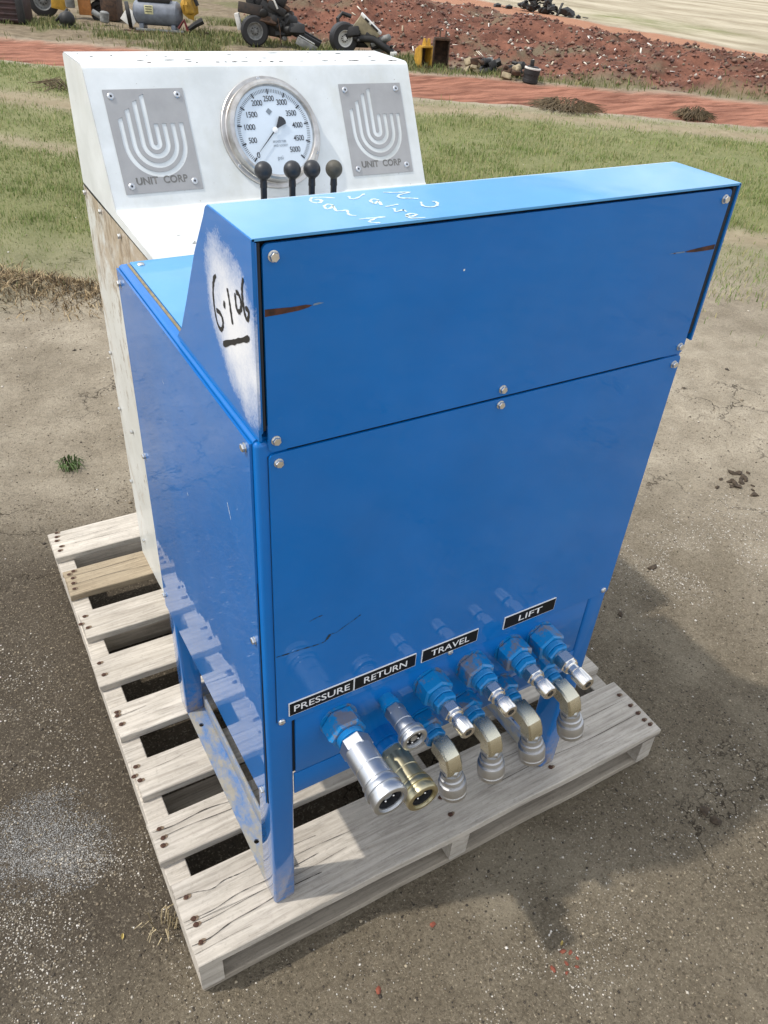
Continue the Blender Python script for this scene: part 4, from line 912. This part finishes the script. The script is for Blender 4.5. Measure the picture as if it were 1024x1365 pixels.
k = rng.random(n) < m_['grass'] ** 1.5 * patchy * (.55 + .45 * (t_ < 6)); x, y, t_ = x[k], y[k], t_[k]; nk = len(x)
blades('grass', x, y, (.012 + .030 * rng.random(nk) ** 1.5) * np.clip(1 + 2.2 * fbm(x * 4, y * 4, 81), .5, 2.0) * np.where(rng.random(nk) < .03, 2.0, 1), .0022 + .0020 * rng.random(nk) + .0004 * np.maximum(0, t_ - 3), GRN)
n = 60000; s_ = rng.uniform(-8, 4.5, n); t_ = rng.uniform(10.4, 14.5, n); x = .8 * s_ + .6 * t_; y = -.6 * s_ + .8 * t_
m_ = masks(x, y); strip = ss(10.45, 10.7, t_) * (1 - ss(10.9, 11.15, t_)) * (s_ > -1.2) * (s_ < 1.6) * .4 * (fbm(x * 1.5, y * 1.5, 61) > -.05)
k = rng.random(n) < np.clip(m_['backg'] * .8 + strip, 0, 1); x, y = x[k], y[k]; nk = len(x)
blades('far_grass', x, y, .03 + .06 * rng.random(nk), .006 + .006 * rng.random(nk), [(92, 104, 58), (112, 116, 70), (136, 128, 88), (80, 90, 52)], .9)
# torn dry turf along the edge of the dirt
n = 5000; s_ = rng.normal(-1.75, .45, n); t_ = rng.normal(2.62, .09, n); x = .8 * s_ + .6 * t_; y = -.6 * s_ + .8 * t_
blades('dry_turf', x, y, .012 + .03 * rng.random(n), .003 + .003 * rng.random(n), [(150, 130, 98), (118, 100, 74), (176, 156, 122), (92, 78, 58), (70, 58, 44)], 2.5)
n = 2600; s_ = rng.uniform(.7, 2.6, n); t_ = 3.7 + rng.normal(0, .35, n); x = .8 * s_ + .6 * t_; y = -.6 * s_ + .8 * t_
k = fbm(x * 3, y * 3, 77) > .04; blades('sparse_grass', x[k], y[k], .015 + .035 * rng.random(k.sum()), .003 + .002 * rng.random(k.sum()), GRN, 1.0)
# rubble on the spoil bank
n = 60000; x = rng.uniform(4.2, 13.2, n); y = rng.uniform(4.5, 17.5, n); m_ = masks(x, y); k = rng.random(n) < m_['rub']; x, y = x[k], y[k]; n = len(x)
sz = .004 + .036 * rng.random(n) ** 6
RB = [(106, 70, 58), (120, 84, 70), (88, 60, 50), (130, 100, 84), (110, 96, 80), (78, 58, 50), (112, 76, 62), (98, 70, 58), (92, 66, 56), (112, 80, 66), (100, 84, 70), (84, 58, 48), (104, 70, 56), (94, 64, 52), (170, 162, 150)]
scatter('rubble', np.stack([x, y, height(x, y) + sz * .25], -1), sz, pal(RB, n), 'grit', .75)
# pale boards and sticks lying in the rubble
v = []; f = []; cl = []
for k in range(150):
    s0 = rng.uniform(-2.4, 4.5); t0 = rng.uniform(11.2, 15.2); x = .8 * s0 + .6 * t0; y = -.6 * s0 + .8 * t0
    if float(masks(np.array([x]), np.array([y]))['rub'][0]) < .6: continue
    L = rng.uniform(.04, .12) * (2.2 if rng.random() < .12 else 1); w = rng.uniform(.005, .013); a = rng.uniform(0, math.pi); p_ = rng.uniform(-.1, .5); z = hz(x, y) + .02
    d = Vector((math.cos(a) * math.cos(p_), math.sin(a) * math.cos(p_), math.sin(p_))); u, q, _ = axes(d); o = len(v)
    for sg in (-.5, .5):
        for aa, bb in ((1, .4), (-1, .4), (-1, -.4), (1, -.4)): v.append(Vector((x, y, z)) + d * L * sg + u * w * aa + q * w * bb)
    f += [(o, o + 1, o + 2), (o, o + 2, o + 3), (o + 4, o + 6, o + 5), (o + 4, o + 7, o + 6)]
    for i in range(4): j = (i + 1) % 4; f += [(o + i, o + 4 + i, o + 4 + j), (o + i, o + 4 + j, o + j)]
    cl += [srgb(*random.choice([(206, 198, 182), (180, 168, 146), (150, 132, 108), (216, 212, 204), (60, 54, 50)]))] * 8
rawmesh('rubble_sticks', np.array([tuple(q) for q in v]), np.array(f), np.array(cl), 'grit')

# ------------------------------------------------------------------ scrap in the yard, x right / y away in each thing's own frame
RZ = rad(-30.1)
def yard(name, label, cat, x, y, dz=0, rz=0, group=None):
    o = thing(name, label, cat, (x, y, hz(x, y) + dz - .004), RZ + rz, group); o.scale = (.77, .77, .77); return o
def wheel(parent, c, d, R, w, rim_mat, rimR=.58, bolts_n=8):
    mb = MB(); r1 = R * rimR
    mb.lathe([(-w / 2 + .01, r1), (-w / 2, r1 * 1.05), (-w / 2, R * .88), (-w * .38, R * .985), (-w * .2, R), (w * .2, R), (w * .38, R * .985), (w / 2, R * .88), (w / 2, r1 * 1.05), (w / 2 - .01, r1)], c, d, 36, False)
    ty = mb.obj('tyre', 'black_rubber', parent, True)
    mb = MB(); mb.lathe([(w * .46, r1 * 1.04), (w * .50, r1 * 1.0), (w * .44, r1 * .90), (w * .18, r1 * .80), (w * .16, r1 * .52), (w * .30, r1 * .42), (w * .32, r1 * .26), (w * .46, r1 * .22), (w * .46, .001)], c, d, 32, False)
    mb.lathe([(-w * .46, r1), (-w * .2, r1 * .9), (-w * .2, .001)], c, d, 24, False); rim = mb.obj('rim', rim_mat, ty, True)
    u, q, dd = axes(d); mb = MB()
    for k in range(bolts_n):
        a = 2 * math.pi * k / bolts_n; mb.lathe([(w * .2, r1 * .08), (w * .38, r1 * .07)], Vector(c) + (u * math.cos(a) + q * math.sin(a)) * r1 * .40, d, 6)
    mb.obj('wheel_nuts', 'sc_black', rim, True)
    return ty
# 1 maroon ribbed bin
b = yard('scrap_hopper', 'dark maroon ribbed steel hopper lying beside the red dirt track', 'hopper', 1.78, 13.52)
MB().box((-.55, 0, 0), (.30, .55, .52), .06, 3).obj('body', 'sc_maroon', b, True)
for z in (.07, .16, .25, .34, .43): MB().box((-.50, -.018, z - .022), (.25, .012, z + .022), .012).obj('rib', 'sc_maroon', b, True)
MB().box((.20, -.03, .02), (.32, .1, .50), .03).obj('end_post', 'sc_black', b, True)
# 2 orange machine
b = yard('orange_machine', 'derelict orange and yellow wheeled machine with its panels hanging off', 'machine', 2.85, 14.3)
wheel(b, (-.62, .25, .30), (.15, -1, 0), .30, .16, 'sc_grey'); wheel(b, (.48, .30, .17), (.15, -1, 0), .19, .13, 'sc_black')
MB().box((-.42, .0, .14), (-.10, .04, .62), .012, mx=Matrix.Rotation(rad(8), 4, 'Y')).obj('yellow_panel', 'sc_yellow', b, True)
MB().box((.12, .10, .10), (.38, .14, .48), .012).obj('orange_panel', 'sc_orange', b, True)
mb = MB(); mb.lathe([(0, .085), (.02, .095), (.30, .095), (.32, .08)], (-.02, .05, .22), (0, 0, 1), 20); mb.obj('cylinder', 'sc_grey', b, True)
MB().box((.60, .0, .04), (.92, .5, .42), .02).obj('engine_box', 'sc_brown', b, True)
MB().box((.12, .05, .40), (.80, .5, .46), .01).obj('deck', 'sc_white', b, True); MB().box((.64, .1, .42), (.90, .4, .62), .02).obj('seat_frame', 'sc_black', b, True)
MB().box((-.6, .18, .36), (.7, .42, .46), .02).obj('chassis', 'sc_black', b, True)
b = yard('hydraulic_motor', 'black greasy hydraulic motor lying on the ground before the orange machine', 'motor', 2.50, 13.12)
mb = MB(); mb.lathe([(-.14, .09), (-.12, .12), (.06, .13), (.10, .11), (.14, .05)], (.04, 0, .14), (.6, -.8, .15), 22); mb.obj('housing', 'sc_black', b, True)
MB().tube([(-.18, .05, .10), (-.1, 0, .16), (0, 0, .22), (.06, .05, .30)], .025).obj('hose', 'sc_black', b, True)
MB().box((-.14, -.10, 0), (.16, .10, .05), .015).obj('foot', 'sc_black', b, True)
b = yard('bent_pipe', 'grey bent pipe and canister lying under the orange machine', 'pipe', 3.12, 13.42)
mb = MB(); mb.lathe([(0, .05), (.3, .05)], (-.20, .0, .22), (1, 0, -.5), 14); mb.obj('pipe', 'sc_grey', b, True)
mb = MB(); mb.lathe([(0, .07), (.02, .085), (.17, .085), (.19, .06)], (.02, -.03, .05), (.15, 0, 1), 18); mb.obj('canister', 'sc_grey', b, True)
b = MB().box((-.10, -.01, 0), (.10, .005, .20), .004, mx=Matrix.Rotation(rad(35), 4, 'Y') @ Matrix.Rotation(rad(-25), 4, 'X')).obj('loose_panel', 'sc_white', None, ang=34)
b.location = (3.40, 13.22, hz(3.40, 13.22) + .055); b.rotation_euler = (0, 0, RZ); tag(b, 'small creased white panel dropped beside the orange machine', 'panel')
# 3 air compressor
b = yard('air_compressor', 'old air compressor with a blue grey tank and yellow engine on skids', 'compressor', 3.72, 12.62)
mb = MB(); R = .205; mb.lathe([(-.46 + .02, .02), (-.45, .10), (-.42, .165), (-.37, R), (.37, R), (.42, .165), (.45, .10), (.46, .02)], (0, 0, .33), (1, 0, 0), 30); tank = mb.obj('tank', 'sc_bluegrey', b, True)
MB().box((-.20, -R - .006, .32), (-.04, -R + .01, .46), .002).obj('decal', 'sc_label', tank, True)
for z in (.36, .40, .44): MB().box((-.18, -R - .009, z - .006), (-.06, -R - .004, z + .006)).obj('decal_print', 'sc_black', tank, True)
MB().box((-.34, -.13, .50), (.26, .13, .60), .02).obj('pump_bed', 'sc_black', b, True)
MB().box((-.30, -.10, .59), (-.04, .12, .86), .04).obj('pump', 'sc_black', b, True)
mb = MB(); mb.lathe([(-.03, .16), (-.035, .20), (-.03, .215), (.03, .215), (.035, .20), (.03, .16), (.005, .15), (.005, .04), (.04, .03)], (-.56, 0, .27), (1, .25, .1), 26); mb.obj('flywheel', 'sc_black', b, True)
mb = MB(); mb.blob((.60, .02, .50), (.15, .16, .24), 2, .5, 2.4, 3); mb.box((.50, -.14, .34), (.66, .1, .66), .03, mx=Matrix.Translation((.1, 0, -.06)) @ Matrix.Rotation(rad(-8), 4, 'Y')); mb.obj('engine', 'sc_yellow', b, True)
MB().tube([(.52, -.10, .92), (.68, -.13, .74), (.78, -.12, .50)], .035).obj('engine_hood', 'sc_black', b, True)
MB().tube([(.40, -.16, .12), (.52, -.18, .26), (.58, -.18, .08)], .028).obj('red_bracket', 'sc_red', b, True)
MB().tube([(.60, -.15, .12), (.72, -.15, .20), (.86, -.12, .27)], [.045, .05, .06]).obj('muffler', 'sc_black', b, True)
for y, z in ((-.20, .06), (.18, .06)): MB().box((-.62, y - .03, z - .06), (.90, y + .03, z - .01), .008).obj('skid', 'sc_brown', b, True)
MB().box((-.40, -.20, .04), (.50, -.15, .085), .008).obj('rail', 'sc_grey', b, True)
for x in (-.3, .3): MB().box((x - .04, -.16, .05), (x + .04, .16, .16), .01).obj('saddle', 'sc_bluegrey', b, True)
# 4 chassis with grey wheel
b = yard('truck_axle_wreck', 'stripped truck front end with one grey steel wheel, nose on the ground', 'truck wreck', 4.62, 11.05)
wheel(b, (-.06, -.02, .245), (.28, -1, 0), .245, .16, 'sc_grey', .56, 8)
MB().box((-.30, -.06, .30), (-.22, .06, .56), .01, mx=Matrix.Rotation(rad(-12), 4, 'Y')).obj('fender', 'sc_white', b, True)
def rub_engine(b, seed, c, r, mats, n=9):
    rg = random.Random(seed)
    for k in range(n):
        p_ = [c[i] + rg.uniform(-1, 1) * r[i] for i in range(3)]; e = [rg.uniform(.25, .6) * r[i] for i in range(3)]
        mx = Matrix.Translation(p_) @ Matrix.Rotation(rg.uniform(-.6, .6), 4, 'Y') @ Matrix.Rotation(rg.uniform(-.6, .6), 4, 'X')
        mb = MB()
        if k % 3 == 0: mb.lathe([(-e[0], e[2] * .6), (-e[0] * .8, e[2]), (e[0] * .8, e[2]), (e[0], e[2] * .5)], p_, (rg.uniform(-1, 1), -.6, rg.uniform(-.5, .5)), 14)
        else: mb.box([-q for q in e], e, .012, mx=mx)
        mb.obj(['casting', 'bracket', 'housing'][k % 3], rg.choice(mats), b, True)
for nm_, a_, b_, ry, mt in (('cab_mount', (-.16, .06, .50), (.22, .42, .86), 14, 'sc_black'), ('engine', (.14, .08, .40), (.60, .36, .62), 22, 'sc_rust'), ('valve_cover', (.20, .06, .58), (.52, .22, .68), 22, 'sc_brown'),
                            ('radiator', (-.20, .0, .52), (-.06, .3, .80), -10, 'sc_black'), ('gearbox', (.34, .10, .22), (.78, .34, .44), 20, 'sc_black'), ('axle_housing', (.02, .10, .16), (.46, .26, .36), 6, 'sc_black'), ('air_box', (.30, .02, .64), (.50, .2, .80), 26, 'sc_black')):
    c_ = [(a_[i] + b_[i]) / 2 for i in range(3)]; e_ = [(b_[i] - a_[i]) / 2 for i in range(3)]
    MB().box([-q for q in e_], e_, .03, mx=Matrix.Translation(c_) @ Matrix.Rotation(rad(ry), 4, 'Y')).obj(nm_, mt, b, True)
rub_engine(b, 3, (.22, .04, .50), (.36, .08, .20), ['sc_black', 'sc_black', 'sc_rust', 'sc_black', 'sc_brown'], 14)
rub_engine(b, 8, (.56, .10, .26), (.26, .10, .14), ['sc_black', 'sc_black', 'sc_brown', 'sc_grey'], 9)
for y in (.02, .34): MB().box((-.10, y - .03, -.035), (1.15, y + .03, .045), .008, mx=Matrix.Translation((.05, 0, .55)) @ Matrix.Rotation(rad(24), 4, 'Y')).obj('frame_rail', 'sc_black', b, True)
MB().box((.74, -.10, -.02), (1.12, .0, .10), .01, mx=Matrix.Translation((0, 0, .42)) @ Matrix.Rotation(rad(24), 4, 'Y')).obj('step_plate', 'sc_grey', b, True)
MB().box((.80, -.02, .0), (1.10, .03, .02), .004, mx=Matrix.Translation((0, 0, .54)) @ Matrix.Rotation(rad(24), 4, 'Y')).obj('trim_strip', 'sc_white', b, True)
MB().tube([(.18, -.02, .78), (.30, -.06, .72), (.36, -.05, .60)], .018).obj('white_hose', 'sc_white', b, True)
MB().tube([(.36, -.05, .46), (.40, -.08, .28), (.41, -.05, .05)], .01).obj('hanging_cable', 'sc_brown', b, True)
# 5 second wreck with white wheel
b = yard('axle_wreck', 'stripped axle with a white spoked rim and a khaki box bolted on', 'axle', 5.60, 10.36)
wheel(b, (-.02, -.02, .245), (.42, -1, 0), .25, .19, 'sc_white', .52, 10)
mbx = Matrix.Translation((.22, .10, .50)) @ Matrix.Rotation(rad(38), 4, 'Y')
MB().box((-.02, -.10, -.16), (.42, .16, .13), .012, mx=mbx).obj('khaki_box', 'sc_khaki', b, True)
MB().box((-.03, -.105, .11), (.43, .17, .15), .008, mx=mbx).obj('box_lid', 'sc_white', b, True)
for x0, x1 in ((.06, .15), (.20, .36)): MB().box((x0, -.112, .112), (x1, -.09, .145), .004, mx=mbx).obj('slot', 'sc_black', b, True)
rub_engine(b, 12, (.40, .06, .28), (.30, .14, .13), ['sc_black', 'sc_black', 'sc_grey'], 14)
MB().box((.10, .06, .16), (.52, .34, .38), .03).obj('axle_housing', 'sc_black', b, True)
rub_engine(b, 14, (.68, .06, .14), (.20, .10, .08), ['sc_black', 'sc_black', 'sc_grey'], 7)
MB().tube([(.14, .0, .26), (.5, -.02, .26), (.86, .0, .07)], .06, 12).obj('axle_tube', 'sc_black', b, True)
MB().box((.82, -.1, .0), (.94, .06, .09), .015).obj('end_bracket', 'sc_white', b, True)
MB().tube([(-.12, .12, .36), (-.14, .16, .52), (-.06, .2, .60), (.10, .2, .56)], .035).obj('linkage', 'sc_black', b, True)
# 6 buckets
def bucket(name, label, x, y, mat, w, h, dp, rz):
    b = yard(name, label, 'bucket', x, y, 0, rz)
    for sx in (-1, 1):
        P = [(0, 0), (dp * .55, .0), (dp, h * .35), (dp * .9, h * .8), (dp * .35, h), (.02, h * .92)]
        mb = MB(); mb.sheet([P], .018, frame((sx * w / 2 - .009, 0, 0), (0, 1, 0), (0, 0, 1))); mb.obj('side_plate', mat, b, True)
    P = [(0, 0), (dp * .55, .0), (dp, h * .35), (dp * .9, h * .8), (dp * .35, h)]; v = []; f = []
    for sx in (-w / 2, w / 2):
        for yy, zz in P: v.append((sx, yy, zz))
    f = [(i, i + 1, 6 + i, 5 + i) for i in range(4)]; MB().add(v, f).obj('shell', 'sc_brown', b, True)
    MB().box((-w / 2, -.01, h * .90), (w / 2, .06, h * 1.0), .008).obj('top_lip', mat, b, True)
    for sx in (-w * .2, w * .2):
        mb = MB(); mb.sheet([[(.0, h * .98), (.14, h * .98), (.10, h + .10), (.03, h + .10)]], .016, frame((sx, 0, 0), (0, 1, 0), (0, 0, 1))); mb.obj('lug', mat, b, True)
    for k in range(3):
        MB().box((-w / 2 + w * (k + .2) / 3, -.05, 0), (-w / 2 + w * (k + .75) / 3, .01, .03), .006).obj('tooth', 'sc_brown', b, True)
    return b
bucket('excavator_bucket', 'narrow yellow digger bucket standing beside the rusty brown bucket', 6.18, 9.16, 'sc_yellow', .20, .33, .26, .45)
bucket('excavator_bucket', 'rusty brown digger bucket with a yellow lug, next to the yellow bucket', 6.40, 9.16, 'sc_brown', .25, .44, .30, .05)
# 7 engines in front of the spoil bank
SCR = [('engine_block', 'cream painted engine block at the foot of the rubble bank', 6.64, 8.74, ['sc_cream', 'sc_cream', 'sc_brown'], (.11, .09, .10)),
       ('engine_block', 'black greasy engine in the middle of the scrap row', 6.92, 8.76, ['sc_black', 'sc_black', 'sc_grey'], (.16, .10, .11)),
       ('sheet_metal_scrap', 'crumpled black sheet metal with a white stripe on the scrap row', 7.08, 8.44, ['sc_black', 'sc_black', 'sc_white'], (.13, .10, .10)),
       ('gearbox', 'rusty brown gearbox lying along the edge of the red track', 6.90, 8.26, ['sc_brown', 'sc_brown', 'sc_cream'], (.14, .08, .09))]
for i, (nm_, lb, x, y, mats, r) in enumerate(SCR):
    b = yard(nm_, lb, 'scrap metal', x, y); rub_engine(b, 40 + i, (0, 0, r[2] * .95), r, mats, 11)
b = yard('transmission_drum', 'dark ribbed drum with a pale rim at the end of the scrap row', 'drum', 7.00, 8.02)
mb = MB(); mb.lathe([(0, .11), (.01, .125), (.05, .125), (.055, .118), (.12, .118), (.125, .13), (.20, .13), (.205, .10), (.24, .09)], (0, 0, .01), (.1, 0, 1), 24); mb.obj('drum', 'sc_black', b, True)
mb = MB(); mb.lathe([(.19, .12), (.20, .134), (.22, .134), (.225, .11)], (0, 0, .01), (.1, 0, 1), 24, False); mb.obj('rim', 'sc_white', b, True)
MB().box((-.03, -.03, .22), (.03, .03, .34), .008).obj('shaft', 'sc_black', b, True)
# 8 far scrap heap
rg = random.Random(9); mb = MB()
for k in range(70):
    a = rg.gauss(0, .55); r = rg.uniform(.05, .16); z = max(0.0, .32 - abs(a) * .30) * rg.random()
    q = (14.55 + .30 * a, 17.1 - .9 * a, hz(14.55, 17.1) + z + r * .3)
    if k % 2: mb.blob(q, (r, r, r * .6), 1, .6, 2, k)
    else: mb.box((-r, -r * .2, -r * .1), (r, r * .2, r * .1), .01, mx=Matrix.Translation(q) @ Matrix.Rotation(rg.uniform(-1, 1), 4, 'Y') @ Matrix.Rotation(rg.uniform(0, 3), 4, 'Z'))
o = mb.obj('scrap_heap', 'sc_black', None); o['kind'] = 'stuff'
# 9 weed clumps by the track
def clump(name, label, x, y, R, H, n, mat, seed, tk=1.0):
    rg = random.Random(seed); z0 = hz(x, y); mb = MB()
    for k in range(n):
        a = rg.uniform(0, 6.28); r = R * math.sqrt(rg.random()) * .8; px_, py_ = x + r * math.cos(a), y + r * math.sin(a); b_ = a + rg.uniform(-1, 1); L = rg.uniform(.4, 1) * R
        hh_ = H * (1 - (r / R) ** 2) * rg.uniform(.5, 1.1) + .02
        mb.tube([(px_, py_, z0 - .01), (px_ + math.cos(b_) * L * .4, py_ + math.sin(b_) * L * .4, z0 + hh_), (px_ + math.cos(b_) * L, py_ + math.sin(b_) * L, z0 + hh_ * rg.uniform(.1, .9))], [.005 * tk, .004 * tk, .002 * tk], 4 if tk < 1 else 3)
    o = mb.mesh(name, mat); me_ = o
    for q in me_.vertices: q.co -= Vector((x, y, z0))
    ob = link(name, me_, None, (x, y, z0)); return tag(ob, label, 'weed')
clump('dry_weed', 'large tangled dry weed clump in the grass near the red track', 6.24, 6.45, .30, .085, 300, 'drybush', 1)
clump('dry_weed', 'small dark uprooted weed clump lying on the pale strip by the track', 7.42, 5.72, .17, .10, 220, 'drybush', 2)
clump('dry_weed', 'wispy dark weed at the grass edge left of the white bench', 1.5, 8.35, .25, .05, 90, 'drybush', 6)
clump('weed_sprout', 'small green weed sprout growing alone in the cracked dirt', .012, 1.655, .035, .012, 60, 'weed', 3, .35)
clump('dry_root', 'pale dried grass root tuft against the pallet corner', -.172, .105, .030, .018, 22, 'straw', 4, .22)
# 10 clods, brick bits, leaves
def stone(name, label, x, y, r, mat, seed, cat, group=None, amp=.75, sub=1):
    mb = MB(); mb.blob((0, 0, 0), r, sub, amp, 1.7, seed); o = link(name, mb.mesh(name, mat, 12), None, (x, y, hz(x, y) + r[2] * .35), (0, 0, seed))
    return tag(o, label, cat, group)
stone('earth_clod', 'dark double lump of earth in the shadow right of the pallet', .890, -.195, (.013, .010, .008), 'clod', 1, 'clod')
stone('earth_clod', 'dark lump of earth touching the double lump right of the pallet', .893, -.222, (.014, .012, .007), 'clod', 2, 'clod')
stone('earth_clod', 'flat dark clod on bright dirt right of the blue bench', 1.375, .43, (.020, .010, .007), 'clod', 3, 'clod')
stone('earth_clod', 'thin dark clod at the edge of the bench shadow', 1.155, .33, (.014, .007, .006), 'clod', 4, 'clod')
for k, (x, y, r) in enumerate([(2.0 + rgc.gauss(0, .045), .63 + rgc.gauss(0, .03), rgc.uniform(.007, .017)) for _ in range(22)]):
    stone('mud_lump', 'one of the dark mud lumps clustered on bright dirt far right', x, y, (r, r * .6, r * .5), 'clod', 20 + k, 'clod', 'cluster of mud lumps', .9)
BR = [(.400, -.283, .0075), (.436, -.268, .0065), (.447, -.276, .0052), (.428, -.288, .0055), (.442, -.300, .0045), (.418, -.300, .004), (.452, -.290, .0038)]
for k, (x, y, r) in enumerate(BR):
    stone('brick_fragment', 'small red brick crumb lying with others where the coupling shadow ends', x, y, (r, r * .65, r * .5), 'brick', 30 + k, 'brick crumb', 'red brick crumbs', .6)
stone('brick_fragment', 'lone red brick crumb in the shadow before the pallet middle', .255, -.118, (.006, .004, .003), 'brick', 41, 'brick crumb')
stone('brick_fragment', 'lone red brick crumb on lit dirt before the pallet corner', .115, -.165, (.006, .005, .003), 'brick', 42, 'brick crumb')
def leaf(x, y, L, rz, label):
    mb = MB(); z = .002; P = [(-L, 0, z), (-L * .4, L * .4, z + .002), (L * .4, L * .35, z + .003), (L, 0, z), (L * .4, -L * .35, z + .001), (-L * .4, -L * .4, z + .002), (0, 0, z - .001)]
    mb.add(P, [(0, 6, 1), (1, 6, 2), (2, 6, 3), (3, 6, 4), (4, 6, 5), (5, 6, 0)]); o = link('fallen_leaf', mb.mesh('fallen_leaf', 'leaf', None), None, (x, y, hz(x, y) + .001), (0, 0, rz)); tag(o, label, 'leaf')
leaf(.443, -.257, .0055, .5, 'small yellow dry leaf near the red brick crumbs'); leaf(-.237, .125, .006, 1.2, 'small tan dry leaf on dirt left of the pallet')
